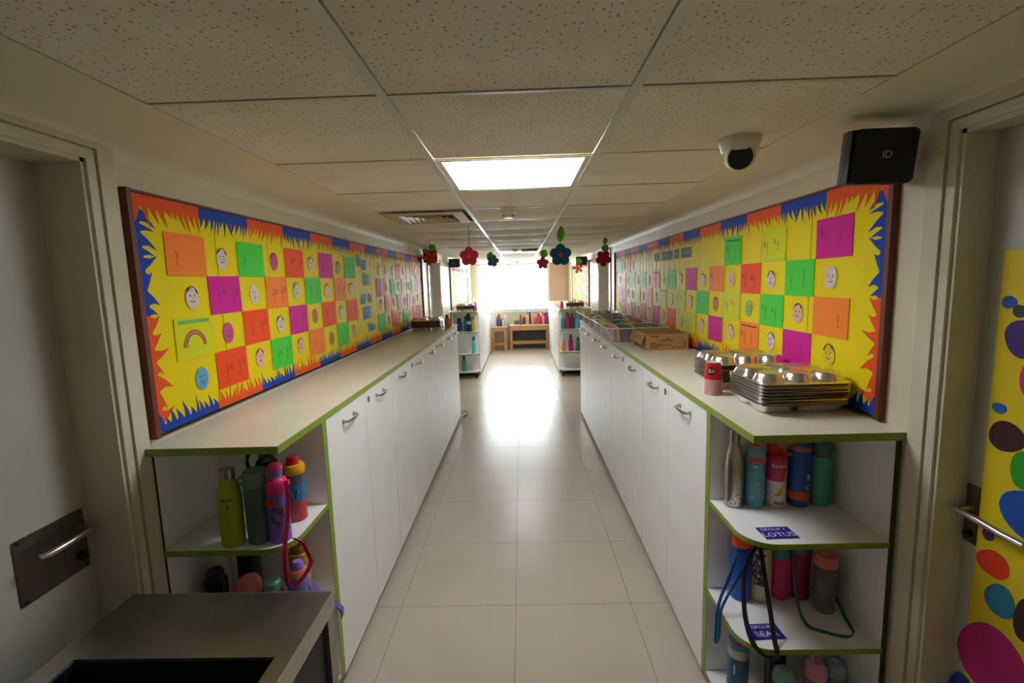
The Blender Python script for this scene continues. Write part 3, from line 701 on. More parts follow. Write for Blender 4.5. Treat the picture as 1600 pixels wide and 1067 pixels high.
# ---------------------------------------------------------------- cardboard box
cb = thing('cardboard_box', 'open brown cardboard box on the right worktop', 'box', (.99, 3.44, ZT))
x0, x1, y0, y1, z0, z1 = .845, 1.135, 3.26, 3.62, ZT+.0005, ZT+.112; th = .004
MB().box(x0, x1, y0, y0+th, z0, z1).build('front_wall', M_card, cb, smooth=False); MB().box(x0, x1, y1-th, y1, z0, z1).build('back_wall', M_card, cb, smooth=False)
MB().box(x0, x0+th, y0+th, y1-th, z0, z1).build('side_wall', M_card, cb, smooth=False); MB().box(x1-th, x1, y0+th, y1-th, z0, z1).build('side_wall', M_card, cb, smooth=False)
MB().box(x0+th, x1-th, y0+th, y1-th, z0, z0+th).build('box_bottom', M_card, cb, smooth=False)
fl = MB(); fl.add([(x0, y0, z1), (x0, y1, z1), (x0-.03, y1, z1-.07), (x0-.03, y0+.01, z1-.07), (x0-.003, y0, z1), (x0-.003, y1, z1), (x0-.033, y1, z1-.07), (x0-.033, y0+.01, z1-.07)],
    [(0, 1, 2, 3), (7, 6, 5, 4), (0, 4, 5, 1), (1, 5, 6, 2), (2, 6, 7, 3), (3, 7, 4, 0)]); fl.build('side_flap', M_card, cb, smooth=False)
pr = MB(); yy = y0-.0006
def pmarks(px0, px1, pz, h, seed):
    q_ = random.Random(seed); u = px0
    while u < px1:
        w_ = q_.uniform(.003, .008); pr.box(u, min(u+w_, px1), yy, yy+.0003, pz-h/2*q_.uniform(.6, 1), pz+h/2*q_.uniform(.6, 1)); u += w_+q_.uniform(.001, .004)
pmarks(.875, .912, z0+.094, .008, 1); pmarks(.918, .93, z0+.095, .011, 2); pmarks(.972, 1.012, z0+.079, .009, 3); pmarks(.948, 1.035, z0+.066, .009, 4)
for i, wd in enumerate((.05, .065, .15, .08, .05)): pr.box(.872, .872+wd, yy, yy+.0003, z0+.016+i*.008, z0+.019+i*.008)
pr.box(1.02, 1.045, yy, yy+.0003, z0+.017, z0+.02); pr.box(1.052, 1.085, yy, yy+.0003, z0+.017, z0+.021); pr.box(1.108, 1.113, yy, yy+.0003, z0+.02, z0+.055)
pr.build('printed_text', M_print, cb, smooth=False)

# ---------------------------------------------------------------- plastic bins with books
M_bin = mat('clear_plastic', (190, 182, 176), .2, alpha=.3); M_rim = mat('clear_rim', (228, 226, 222), .12, alpha=.85)
BC = [('red', (190, 40, 40)), ('orange', (232, 120, 40)), ('purple', (88, 44, 110)), ('green', (96, 160, 50)), ('navy', (30, 40, 90)), ('maroon', (100, 30, 40)), ('yellow', (226, 190, 50)), ('pink', (220, 110, 150)), ('brown', (110, 70, 45)), ('teal', (30, 130, 140)), ('cream', (225, 210, 170)), ('grey', (120, 120, 125))]
for k in range(5):
    y0 = 3.70+k*.425; y1 = y0+.405; x0, x1 = .665, 1.135; z0 = ZT+.0005; z1 = ZT+.112; ins = .025
    t = thing('storage_bin', 'clear plastic bin full of books on right worktop, %s from camera' % ORD[k], 'bin', ((x0+x1)/2, (y0+y1)/2, z0), 0, 'clear book bins on the right worktop')
    xa = max(x0, .715+.008)
    b = MB(); th = .003
    lo = [(x0+ins+.03, y0+ins), (x1-ins, y0+ins), (x1-ins, y1-ins), (x0+ins+.03, y1-ins)]; hi = [(x0, y0), (x1, y0), (x1, y1), (x0, y1)]
    for i in range(4):
        j = (i+1) % 4; a, c, d, e = lo[i], lo[j], hi[j], hi[i]
        b.add([(a[0], a[1], z0), (c[0], c[1], z0), (d[0], d[1], z1), (e[0], e[1], z1)], [(0, 1, 2, 3)])
    b.add([(p[0], p[1], z0) for p in lo], [(0, 1, 2, 3)]); b.build('bin_body', M_bin, t, smooth=False)
    r = MB(); o = .008; r.box(x0-o, x1+o, y0-o, y0+.004, z1-.004, z1+.003); r.box(x0-o, x1+o, y1-.004, y1+o, z1-.004, z1+.003); r.box(x0-o, x0+.004, y0+.004, y1-.004, z1-.004, z1+.003); r.box(x1-.004, x1+o, y0+.004, y1-.004, z1-.004, z1+.003)
    r.build('bin_rim', M_rim, t, smooth=False)
    q = random.Random(k+40); tl = -.12-.03*(k % 3); u = x0+.07; nb = 0; used = {}
    while u < x1-.06 and nb < 17:
        nm, c = BC[q.randrange(len(BC))]; w_ = q.uniform(.012, .022); h = q.uniform(.095, .122); ln = q.uniform(.26, .32)
        if k == 0 and u > x0+.25: h = q.uniform(.085, .1)
        used[nm] = used.get(nm, 0)+1
        e = thing('book', '%s %s book, %s from aisle among its colour, in the %s bin' % ('thin' if w_ < .017 else 'thick', nm, ORD[used[nm]-1], ORD[k]), 'book', (u+w_/2, (y0+y1)/2, z0+.006), 0, 'books standing in the clear bins')
        MB().box(-w_/2, w_/2, -ln/2, ln/2, 0, h).build('cover', mat('book_'+nm, c, .5), e, local=True, smooth=False)
        MB().box(-w_/2+.002, w_/2-.002, -ln/2+.003, ln/2-.004, .002, h-.004).build('pages', M_cupw, e, local=True, smooth=False)
        e.rotation_euler = (0, tl, 0)
        u += w_/math.cos(tl)+.002; nb += 1

# ---------------------------------------------------------------- bottles
def bm(c, rough=.35, metal=0): return mat('bottle_%d_%d_%d_%d' % (c[0], c[1], c[2], metal), c, rough, metal=metal)
def bottle(label, loc, parts, rz=0, segs=20, extra=None, group=None, tilt=(0, 0)):
    t = thing('water_bottle', label, 'bottle', loc, rz, group)
    made = {}
    for nm, m, prof in parts:
        made[nm] = MB().lathe(prof, (0, 0, 0), segs).build(nm, m if not isinstance(m, tuple) else bm(m), t, local=True)
    if extra: extra(t, made)
    if group == G1 and 'steel' not in label: t.scale = (.96, .96, .91)
    t.rotation_euler = (tilt[0], tilt[1], rz); return t
def cyl(r, z0, z1, e=.004): return [(r-e, z0), (r, z0+e), (r, z1-e), (r-e, z1)]
def wstrap(t, pts, w_, m, wd=(1, 0, 0)):
    return strap(t, smooth_path([tuple(Vector(p)-t.location) for p in pts]), w_, m, wd)
def strap(t, pts, w_, m, wd=(1, 0, 0), nm='strap'):
    return MB().ribbon(pts, wd, w_, .0016).build(nm, m, t, local=True)
def smooth_path(pts, n=6):
    P = [Vector(p) for p in pts]; out = []
    for i in range(len(P)-1):
        p0, p1, p2, p3 = P[max(i-1, 0)], P[i], P[i+1], P[min(i+2, len(P)-1)]
        for k in range(n):
            t = k/n; out.append(.5*((2*p1)+(-p0+p2)*t+(2*p0-5*p1+4*p2-p3)*t*t+(-p0+3*p1-3*p2+p3)*t**3))
    return out+[P[-1]]
Z1 = S1R+.0005
G1 = 'bottles on the right corner shelf'
# upper right shelf
def ex_steel(t, m):
    b = MB(); q = random.Random(3)
    for i in range(46):
        a = q.uniform(-PI, 0); z = .012+abs(q.gauss(0, .022)); s = q.uniform(.001, .0035); r = .0364
        b.add([(r*math.cos(a+dx*s/r), r*math.sin(a+dx*s/r), z+dz*s*.8) for dx, dz in ((-1, -1), (1, -.6), (.8, 1), (-.7, .7))], [(0, 1, 2, 3)])
    b.build('red_flecks', bm((110, 16, 30)), m['body'], local=True)
bottle('plain steel cola-shaped bottle with red flecks on the right shelf', (.79, 1.755, Z1), [
    ('body', M_steel, [(.03, 0), (.036, .004), (.036, .15), (.034, .185), (.026, .222), (.0185, .245), (.0175, .256)]),
    ('cap', M_steel, [(.0195, .256), (.02, .259), (.02, .29), (.018, .296)])], extra=ex_steel, group=G1)
def ex_lb(t, m):
    b = MB(); cs = [(230, 140, 160), (240, 240, 240), (240, 90, 50)]; q = random.Random(2)
    for ci, c in enumerate(cs):
        b = MB()
        for i in range(9):
            a = q.uniform(-PI, 0); z = q.uniform(.02, .18); s = q.uniform(.003, .006); r = .0372
            b.add([(r*math.cos(a+s*math.cos(k)/r), r*math.sin(a+s*math.cos(k)/r), z+s*math.sin(k)*.7) for k in [2*PI*j/7 for j in range(7)]], [tuple(range(7))])
        b.build('printed_motif', bm(c), m['body'], local=True)
    h = MB().tube([(-.03, -.008, .205), (-.036, -.01, .235), (-.02, -.012, .25), (.012, -.016, .248), (.03, -.018, .225)], .006, 8); h.build('handle', bm((120, 170, 200)), t, local=True)
    MB().ribbon(smooth_path([(-.035, -.016, .2), (-.02, -.034, .206), (0, -.0395, .203), (.02, -.034, .197), (.035, -.016, .194)]), (0, 0, 1), .016, .003).build('orange_trim', bm((232, 84, 30)), t, local=True)
bottle('light blue bottle with small prints and orange-trimmed lid', (.868, 1.752, Z1), [
    ('body', (92, 172, 190), cyl(.037, 0, .19)), ('lid', (140, 182, 205), [(.037, .19), (.0375, .21), (.034, .232), (.022, .244), (.008, .248)]), ('spout_cover', (232, 84, 30), [(.016, .236), (.017, .25), (.012, .258)])], extra=ex_lb, group=G1)
def ex_pink(t, m):
    b = MB(); text_cyl(b, 'Barbie', .022, .0378, .178, -PI/2-.2, bold=.0004); b.build('lettering', bm((250, 210, 225)), m['pink_band'], local=True)
    b = MB(); text_cyl(b, 'bear', .024, .0376, .022, -PI/2, bold=.0002); b.build('lower_lettering', bm((30, 30, 30)), m['body'], local=True)
    for k in range(5):
        MB().tube([(.0376*math.cos(a), .0376*math.sin(a), z) for a, z in ((-PI/2-.55+.12*k, .052), (-PI/2-.1+.1*k, .075+.006*k), (-PI/2+.35+.05*k, .105+.008*k), (-PI/2+.6+.04*k, .15+.004*k))], .0016+.001*(k % 2), 6).build('yellow_swirl', bm((214, 178, 40) if k % 2 else (160, 120, 20)), m['body'], local=True)
    MB().add([(-.034, -.012, .21), (.034, -.012, .21), (.034, .014, .21), (-.034, .014, .21), (-.034, -.012, .262), (-.012, -.012, .268), (-.012, .014, .268), (-.034, .014, .262)],
             [(0, 3, 2, 1), (0, 1, 5, 4), (1, 2, 6, 5), (2, 3, 7, 6), (3, 0, 4, 7), (4, 5, 6, 7)]).build('flip_spout', bm((196, 24, 40)), t, local=True)
bottle('pink and white bottle with red flip lid and yellow swirls', (.948, 1.75, Z1), [
    ('body', (222, 210, 208), cyl(.037, 0, .115, .003)), ('pink_band', (206, 60, 110), [(.0372, .112), (.0372, .198)]), ('lid', (196, 24, 40), [(.0372, .198), (.038, .2), (.038, .216), (.034, .222)])], extra=ex_pink, group=G1)
def ex_blue(t, m):
    b = MB(); text_cyl(b, 'IO', .03, .0404, .085, -PI/2+.45, vert=True, bold=.0006); squiggle_cyl(b, .0404, .128, -PI/2+.45, .014, .03, 2, 8); b.build('lettering', bm((210, 215, 215)), m['body'], local=True)
    P = [(-.036, -.01, .262), (-.062, -.014, .266), (-.072, -.014, .248), (-.068, -.014, .226), (-.052, -.012, .218), (-.034, -.01, .222)]
    MB().tube(smooth_path(P), .0055, 8).build('carry_loop', bm((232, 92, 30)), t, local=True)
bottle('tall blue bottle with orange band and orange carry loop', (1.033, 1.75, Z1), [
    ('body', (30, 88, 158), cyl(.04, 0, .232)), ('orange_band', (222, 80, 26), [(.0405, .03), (.0405, .066)]), ('collar', (60, 120, 170), [(.039, .232), (.04, .235), (.04, .258), (.036, .262)]), ('collar_ring', (222, 80, 26), [(.0405, .24), (.0405, .252)]), ('lid', (232, 92, 30), [(.024, .262), (.026, .266), (.026, .276), (.02, .28)])], extra=ex_blue, group=G1)
def ex_teal(t, m):
    MB().tube(smooth_path([(.034, -.016, .235), (.041, -.019, .226), (.038, -.018, .205), (.028, -.028, .215), (.026, -.03, .235)]), .0025, 6).build('clasp', M_steel, t, local=True)
bottle('smooth teal bottle with grey collar at the shelf\'s wall end', (1.112, 1.75, Z1), [
    ('body', (84, 168, 150), cyl(.037, 0, .212)), ('collar', (96, 104, 104), [(.0375, .212), (.0375, .236)]), ('lid', (58, 128, 120), [(.0375, .236), (.0375, .248), (.032, .262), (.015, .266)])], extra=ex_teal, group=G1)
# middle right shelf
Z2 = S2+.0005; G2 = 'bottles on the middle right shelf'
M_blu = bm((36, 110, 190)); M_nav = bm((22, 22, 44)); M_grn = bm((40, 96, 88))
def ex_a(t, m):
    wstrap(t, [(.80, 1.71, .655), (.755, 1.68, .57), (.708, 1.66, .47), (.698, 1.655, .36), (.697, 1.65, .315), (.704, 1.645, .36), (.708, 1.64, .46), (.77, 1.66, .56), (.85, 1.70, .65)], .014, M_blu, (1, .2, 0))
bottle('blue bottle with orange shoulder and long blue strap', (.825, 1.745, Z2), [
    ('body', (26, 84, 190), cyl(.037, 0, .215)), ('shoulder', (244, 92, 22), [(.037, .215), (.037, .232), (.034, .26), (.022, .278)]), ('neck_ring', (38, 48, 110), [(.022, .278), (.023, .28), (.023, .29), (.02, .292)]), ('cap', (232, 84, 30), [(.018, .292), (.018, .306), (.014, .31)])], extra=ex_a, group=G2)
def ex_b(t, m):
    b = MB(); q = random.Random(9)
    for i in range(40):
        a = -PI/2-.6+q.uniform(-.45, .5); z = q.uniform(.07, .19); s = q.uniform(.004, .011); r = .0405
        b.add([(r*math.cos(a+dx*s/r), r*math.sin(a+dx*s/r), z+dz*s) for dx, dz in ((-1, -.7), (.8, -1), (1, .6), (-.6, 1))], [(0, 1, 2, 3)])
    b.build('dark_print', bm((38, 40, 38)), m['body'], local=True)
    wstrap(t, [(.872, 1.70, .675), (.856, 1.63, .6), (.838, 1.55, .52), (.824, 1.49, .458), (.818, 1.463, .44), (.816, 1.461, .412), (.79, 1.468, .412), (.757, 1.482, .44), (.75, 1.52, .47), (.762, 1.58, .52), (.80, 1.66, .6), (.866, 1.71, .67)], .018, M_nav, (1, .2, 0))
bottle('cream bottle with dark print, navy lid and long navy strap', (.899, 1.745, Z2), [
    ('body', (212, 200, 168), cyl(.040, 0, .215)), ('lid', (24, 26, 50), [(.0405, .215), (.041, .218), (.041, .25), (.034, .262)])], extra=ex_b, group=G2)
def ribs(r, z0, z1, n, m, t):
    b = MB()
    for i in range(n):
        a = 2*PI*i/n; b.tube([(r*math.cos(a), r*math.sin(a), z0), (r*math.cos(a), r*math.sin(a), z1)], .0022, 5)
    b.build('body_ribs', m, t, local=True)
bottle('bright pink ribbed bottle with teal shoulder', (.974, 1.745, Z2), [
    ('body', (214, 50, 130), [(.03, 0), (.036, .006), (.034, .03), (.036, .165)]), ('shoulder', (62, 140, 156), [(.036, .165), (.035, .195), (.028, .222), (.02, .235)]), ('cap', (226, 100, 130), [(.016, .235), (.016, .252), (.012, .258)])], extra=lambda t, m: ribs(.0345, .03, .165, 20, bm((214, 50, 130)), m['body']), group=G2)
def ex_d(t, m):
    wstrap(t, [(1.0, 1.71, .69), (.978, 1.66, .58), (.968, 1.61, .5), (.98, 1.57, .448), (1.02, 1.545, .441), (1.075, 1.52, .441), (1.115, 1.53, .441), (1.13, 1.57, .441), (1.14, 1.62, .45), (1.135, 1.66, .49)], .014, M_grn, (.5, 0, 1))
bottle('magenta bottle with green lid and trailing green strap', (1.049, 1.745, Z2), [
    ('body', (158, 22, 86), [(.03, 0), (.036, .005), (.037, .15), (.039, .19)]), ('lid', (40, 136, 122), [(.04, .19), (.041, .195), (.041, .23), (.034, .248)])], extra=ex_d, group=G2)
M_clear = mat('clear_bottle_plastic', (150, 150, 150), .12, alpha=.45); M_grey = bm((80, 82, 86))
bottle('clear shaker bottle with salmon pink lid', (1.096, 1.665, Z2), [
    ('body', M_clear, [(.032, 0), (.037, .006), (.037, .17), (.034, .178)]), ('contents', (84, 84, 88), [(.033, .045), (.034, .05), (.034, .135), (.033, .14)]), ('lid', (226, 118, 110), [(.038, .178), (.039, .181), (.039, .21), (.034, .218)]), ('lid_knob', (226, 118, 110), [(.02, .218), (.02, .23), (.016, .235)])], group=G2)
# bottom right shelf
Z3 = FEET_Z+.0185; G3 = 'bottles on the bottom right shelf'
bottle('blue and steel flask with rounded blue lid on bottom shelf', (.785, 1.66, Z3), [
    ('body', (46, 96, 140), cyl(.038, 0, .19)), ('steel_ring', M_steel, [(.0385, .19), (.0385, .225)]), ('lid', (48, 140, 190), [(.038, .225), (.039, .23), (.038, .265), (.03, .288), (.012, .296)])],
    extra=lambda t, m: (MB().ribbon([(.0395*math.cos(a), .0395*math.sin(a), .255+.006*math.cos(a*2)) for a in [-PI+PI*i/12 for i in range(13)]], (0, 0, 1), .008, .003).build('red_trim', bm((190, 40, 60)), t, local=True), text_cyl(b_ := MB(), '|', .04, .0386, .15, -PI/2-.75, bold=.001), b_.build('white_mark', M_cupw, m['body'], local=True)), group=G3)
bottle('round pale teal bottle lid low on the bottom right shelf', (.925, 1.60, Z3), [('body', (60, 90, 92), cyl(.038, 0, .13)), ('lid', (130, 180, 172), [(.038, .13), (.039, .14), (.034, .165), (.018, .18)])], group=G3)
bottle('tall black flask standing at the back of bottom shelf', (.955, 1.715, Z3), [('body', (18, 20, 34), cyl(.037, 0, .27)), ('lid', (14, 14, 24), [(.034, .27), (.034, .3), (.028, .31)])], group=G3)
bottle('pale pink bottle with upright strap on the bottom right shelf', (1.045, 1.61, Z3), [('body', (190, 110, 140), cyl(.036, 0, .14)), ('lid', (222, 150, 176), [(.037, .14), (.038, .15), (.036, .18), (.024, .2)])],
    extra=lambda t, m: strap(t, smooth_path([(-.012, 0, .19), (-.014, 0, .24), (0, 0, .262), (.014, 0, .24), (.012, 0, .19)]), .012, bm((200, 190, 180)), (0, 1, 0)), group=G3)
bottle('small pale blue bottle beside the pale pink bottle', (1.12, 1.62, Z3), [('body', (110, 140, 150), cyl(.033, 0, .14)), ('lid', (140, 170, 180), [(.034, .14), (.034, .18), (.026, .19)]), ('lid_button', (200, 210, 215), [(.012, .19), (.012, .194), (.009, .196)])], group=G3)
# name cards on the right shelves
M_bluecard = mat('blue_name_card', (34, 32, 150), .45)
for zz, pts, l1, l2, lab in ((S1R, [(.795, 1.577), (.917, 1.585), (.893, 1.508), (.778, 1.494)], 'GROUP 1', 'LOTUS', 'blue card reading GROUP 1 LOTUS stuck on the upper shelf'), (S2, [(.775, 1.588), (.872, 1.594), (.877, 1.519), (.775, 1.512)], 'GROUP', 'BEAR', 'blue card reading GROUP BEAR stuck on the middle shelf')):
    cx, cy = sum(p[0] for p in pts)/4, sum(p[1] for p in pts)/4
    t = thing('name_card', lab, 'card', (cx, cy, zz))
    MB().prism([(-.056, -.038), (.056, -.038), (.056, .038), (-.056, .038)], (0, 0, .0004), (1, .04, 0), (-.04, 1, 0), (0, 0, .0006)).build('card', M_bluecard, t, local=True, smooth=False)
    b = MB(); text_flat(b, l1, .021, (-.004, .022, .0012), (1, .04, 0), (-.04, 1, 0)); text_flat(b, l2, .036, (0, -.012, .0012), (1, .04, 0), (-.04, 1, 0)); b.build('lettering', M_chalk, t, local=True, smooth=False)
# left shelves
ZL = S1L+.0005; GL = 'bottles on the left corner shelf'
def ex_lime(t, m):
    b = MB(); squiggle_cyl(b, .0371, .168, -PI/2+.3, .04, .012, 6, 4); text_cyl(b, 'I-', .028, .0375, .143, -PI/2+.4, bold=.0003); b.build('lettering', bm((20, 20, 14)), m['body'], local=True)
bottle('lime green bottle with steel cap and black handwriting', (-1.0, 1.515, ZL), [
    ('body', (158, 178, 20), [(.033, 0), (.0365, .004), (.0365, .17), (.034, .19), (.025, .222), (.021, .232)]), ('cap', M_steel, [(.0225, .232), (.0235, .235), (.0235, .264), (.021, .267)])], extra=ex_lime, group=GL)
def ex_gg(t, m):
    MB().tube(smooth_path([(-.036, -.01, .235), (-.05, -.014, .225), (-.054, -.014, .208), (-.04, -.012, .205)]), .0035, 6).build('carry_loop', bm((96, 128, 118)), t, local=True)
bottle('grey-green flask with a translucent flat lid', (-.918, 1.535, ZL), [('body', (74, 104, 92), cyl(.039, 0, .205)), ('lid', (104, 134, 124), [(.0395, .2), (.04, .205), (.039, .245), (.036, .25)])], extra=ex_gg, group=GL)
def ex_pur(t, m):
    m_p = bm((214, 20, 96))
    MB().prism(arc(15, 0, 2*PI*15/16, .016), (-.008, -.0345, .148), (1, 0, 0), (0, 0, 1), (0, -.002, 0)).build('red_badge', bm((214, 30, 50)), m['body'], local=True)
    b = MB(); q = random.Random(5)
    for i in range(16):
        a = -PI/2+.35+q.uniform(-.5, .45); z = q.uniform(.06, .13); s = q.uniform(.003, .008); r = .0356
        b.add([(r*math.cos(a+dx*s/r), r*math.sin(a+dx*s/r), z+dz*s) for dx, dz in ((-1, -.7), (.8, -1), (1, .6), (-.6, 1))], [(0, 1, 2, 3)])
    b.build('printed_pattern', bm((110, 50, 60)), m['body'], local=True)
    strap(t, smooth_path([(.036, -.012, .205), (.046, -.018, .19), (.05, -.04, .1), (.056, -.085, .02), (.058, -.098, -.03), (.06, -.1, -.09), (.075, -.1, -.112), (.105, -.09, -.09), (.128, -.07, -.05), (.118, -.06, -.02), (.1, -.06, .02), (.075, -.066, .04)]), .015, m_p)
    for s in (-1, 1): MB().box(s*.034, s*.044, -.008, .008, .196, .212).build('strap_lug', m_p, t, local=True, smooth=False)
bottle('purple bottle with hot pink collar, badge and long pink strap', (-.848, 1.535, ZL), [
    ('body', (120, 96, 190), cyl(.035, 0, .178)), ('collar', (214, 36, 110), [(.0362, .172), (.0362, .202), (.03, .218), (.022, .224)]), ('steel_neck', M_steel, [(.021, .224), (.021, .233)]), ('cup_lid', (120, 96, 190), [(.0225, .233), (.0225, .252)]), ('cap', (220, 44, 120), [(.0235, .252), (.024, .255), (.022, .268), (.018, .271)])], extra=ex_pur, group=GL)
def emblem(m):
    for nm, k, r, mm in (('emblem_outline', 1, .0376, M_chalk), ('emblem', .78, .0379, bm((20, 26, 60)))):
        b = MB()
        for sh in ([(-.014, .012), (.013, .016), (.012, -.006), (-.006, -.004)], [(-.008, -.008), (.011, -.010), (.007, -.024), (-.003, -.02)]):
            cx, cz = sum(p[0] for p in sh)/4, sum(p[1] for p in sh)/4; out = []
            for x, z in sh: a = -PI/2+.4+(cx+(x-cx)*k)/r; out.append((r*math.cos(a), r*math.sin(a), .11+cz+(z-cz)*k))
            b.add(out, [(0, 1, 2, 3)])
        b.build(nm, mm, m['blue_panel'], local=True)
bottle('red bottle with blue middle, yellow collar and red cap', (-.862, 1.685, ZL), [
    ('body', (196, 70, 76), cyl(.037, 0, .08, .003)), ('blue_panel', (40, 130, 190), [(.0372, .078), (.0372, .14)]), ('grey_panel', (90, 100, 104), [(.0371, .14), (.036, .18)]), ('collar', (234, 176, 20), [(.039, .178), (.041, .182), (.041, .202), (.036, .212)]), ('cap', (206, 30, 36), [(.021, .212), (.022, .216), (.022, .236), (.019, .24)])],
    extra=lambda t, m: emblem(m), group=GL)
def ex_blk(t, m):
    MB().tube(smooth_path([(-.036, -.01, .19), (-.056, -.02, .21), (-.062, -.02, .25), (-.045, -.01, .285), (-.01, 0, .29), (.03, -.01, .27)]), .006, 8).build('strap', M_black, t, local=True)
    MB().tube(smooth_path([(-.03, -.025, .22), (-.01, -.036, .25), (.02, -.03, .265), (.04, -.01, .24)]), .005, 8).build('strap', M_black, t, local=True)
    MB().prism(arc(13, 0, 2*PI*13/14, .009), (.022, -.034, .205), (1, 0, 0), (0, 0, 1), (0, -.004, 0)).build('yellow_button', bm((236, 180, 30)), t, local=True)
bottle('navy bottle with tangled black straps behind the purple one', (-.942, 1.66, ZL), [
    ('body', (150, 110, 40), cyl(.04, 0, .17)), ('shoulder', (20, 24, 44), [(.0405, .165), (.041, .19), (.038, .222), (.024, .235)]), ('lid', (110, 104, 130), [(.026, .235), (.03, .24), (.028, .262), (.018, .268)])], extra=ex_blk, group=GL)
ZL2 = .4405; GL2 = 'bottles on the lower left shelf'
bottle('maroon bottle with salmon pink spouted lid on lower shelf', (-.985, 1.55, ZL2), [('body', (130, 20, 50), cyl(.038, 0, .185)), ('lid', (232, 128, 122), [(.039, .185), (.04, .19), (.039, .215), (.03, .236), (.012, .242)])],
    extra=lambda t, m: MB().tube([(-.03, -.015, .2), (-.052, -.02, .203)], .01, 8).build('spout', bm((232, 128, 122)), t, local=True), group=GL2)
bottle('clear bottle with pale teal cap on the lower left shelf', (-.898, 1.545, ZL2), [('body', M_clear, [(.034, 0), (.038, .005), (.038, .16), (.03, .19), (.024, .2)]), ('cap', (120, 190, 172), [(.026, .196), (.028, .2), (.026, .222), (.016, .23)])], group=GL2)
def ex_lil(t, m):
    wstrap(t, [(-.79, 1.57, .66), (-.775, 1.60, .58), (-.755, 1.66, .5), (-.745, 1.69, .47), (-.742, 1.74, .41), (-.755, 1.76, .36), (-.748, 1.73, .42), (-.77, 1.66, .52), (-.79, 1.58, .63)], .02, bm((130, 96, 190)), (0, 1, .3))
bottle('lilac and coral bottle leaning at the lower left shelf edge', (-.822, 1.575, ZL2), [('body', (232, 124, 110), cyl(.037, 0, .17)), ('lilac_band', (128, 124, 200), [(.0375, .165), (.0375, .215), (.034, .225)]), ('collar', (222, 120, 116), [(.034, .222), (.034, .24), (.026, .252)]), ('lid', (140, 120, 200), [(.02, .252), (.02, .27), (.014, .28)])], extra=ex_lil, group=GL2)
bottle('mustard yellow bottle at the back of lower left shelf', (-.872, 1.69, ZL2), [('body', (196, 150, 30), cyl(.037, 0, .25)), ('cap', (150, 110, 20), [(.03, .25), (.03, .27), (.024, .276)])], group=GL2)
bottle('black flask in the shade behind the salmon lid', (-1.06, 1.68, ZL2), [('body', (16, 14, 18), cyl(.04, 0, .26)), ('cap', (110, 16, 40), [(.034, .26), (.034, .29), (.028, .3)])], group=GL2)
bottle('black flask nearest the wall on lower left shelf', (-1.14, 1.6, ZL2), [('body', (20, 20, 24), cyl(.038, 0, .2)), ('cap', (40, 40, 44), [(.03, .2), (.03, .23), (.024, .236)])], group=GL2)

def simple_bottle(label, loc, h, r, body, cap, group, neck=.6, capcol2=None):
    hb = h*.74
    return bottle(label, loc, [('body', body, [(r*.9, 0), (r, .006), (r, hb*.86), (r*.85, hb*.94), (r*neck, hb)]), ('cap', cap, [(r*neck*1.1, hb), (r*neck*1.1, h*.93), (r*neck*.8, h)])], segs=12, group=group)
zf1, zf2, zf3 = .8305, .4405, .1235
GF = 'bottles on the far left shelf unit'
simple_bottle('navy bottle at the wall end of far left shelf', (-1.10, 8.36, zf1), .24, .045, (26, 34, 100), (20, 26, 70), GF)
simple_bottle('teal bottle on the upper far left shelf', (-.985, 8.40, zf1), .27, .04, (40, 140, 150), (30, 110, 120), GF)
t = simple_bottle('black bottle with cyan label on upper far left shelf', (-.93, 8.33, zf1), .33, .042, (26, 34, 50), (26, 30, 40), GF)
MB().lathe([(.0425, .13), (.0425, .18)], segs=12).build('label_band', bm((110, 200, 220)), t, local=True)
simple_bottle('amber yellow bottle on the upper far left shelf', (-.85, 8.36, zf1), .26, .04, (206, 170, 80), (190, 150, 70), GF, .9)
simple_bottle('turquoise bottle alone on the middle far left shelf', (-.855, 8.33, zf2), .3, .04, (90, 200, 200), (60, 120, 120), GF)
simple_bottle('teal bottle on the bottom far left shelf', (-1.04, 8.33, zf3), .28, .045, (60, 150, 150), (70, 90, 90), GF)
GF = 'bottles on the far right shelf unit'
for i, (xx, yy, zz, h, bc, cc, lab) in enumerate((
        (.715, 8.32, zf1, .26, (40, 150, 150), (70, 190, 190), 'teal bottle at the aisle end of upper far right shelf'),
        (.725, 8.41, zf1, .2, (220, 40, 40), (220, 40, 40), 'red bottle behind the teal one on far right shelf'),
        (.80, 8.33, zf1, .29, (176, 30, 100), (120, 50, 150), 'magenta bottle with purple cap on upper far right shelf'),
        (.88, 8.36, zf1, .27, (110, 50, 70), (190, 30, 60), 'dark bottle with red lid on upper far right shelf'),
        (.97, 8.33, zf1, .26, (60, 170, 200), (120, 200, 220), 'sky blue bottle on the upper far right shelf'),
        (1.05, 8.36, zf1, .24, (40, 60, 120), (60, 90, 160), 'blue bottle nearest the wall on far right shelf'),
        (.725, 8.33, zf2, .23, (232, 140, 90), (100, 190, 200), 'peach bottle with pale blue cap on far right shelf'),
        (.85, 8.34, zf2, .29, (150, 24, 100), (120, 30, 110), 'magenta bottle on the middle far right shelf'),
        (.975, 8.33, zf2, .24, (70, 96, 76), (60, 84, 66), 'dark green bottle on the middle far right shelf'))):
    simple_bottle(lab, (xx, yy, zz), h, .04, bc, cc, GF)
strap(bpy.data.objects['water_bottle.%03d' % (len([o for o in COL.objects if o.name.startswith('water_bottle')])-9)], smooth_path([(-.045, -.03, .2), (-.068, -.13, .06), (-.068, -.134, -.08), (-.066, -.13, -.16), (-.07, -.1335, -.05), (-.04, -.09, .14)]), .018, bm((236, 220, 30)), (0, 1, 0))
simple_bottle('small red spray bottle on the left worktop by the trays', (-.835, 5.33, ZT+.0005), .15, .03, (214, 110, 100), (150, 20, 30), None)
simple_bottle('little red cup bottle behind the spray bottle', (-.84, 5.55, ZT+.0005), .09, .022, (200, 60, 70), (180, 40, 50), None)
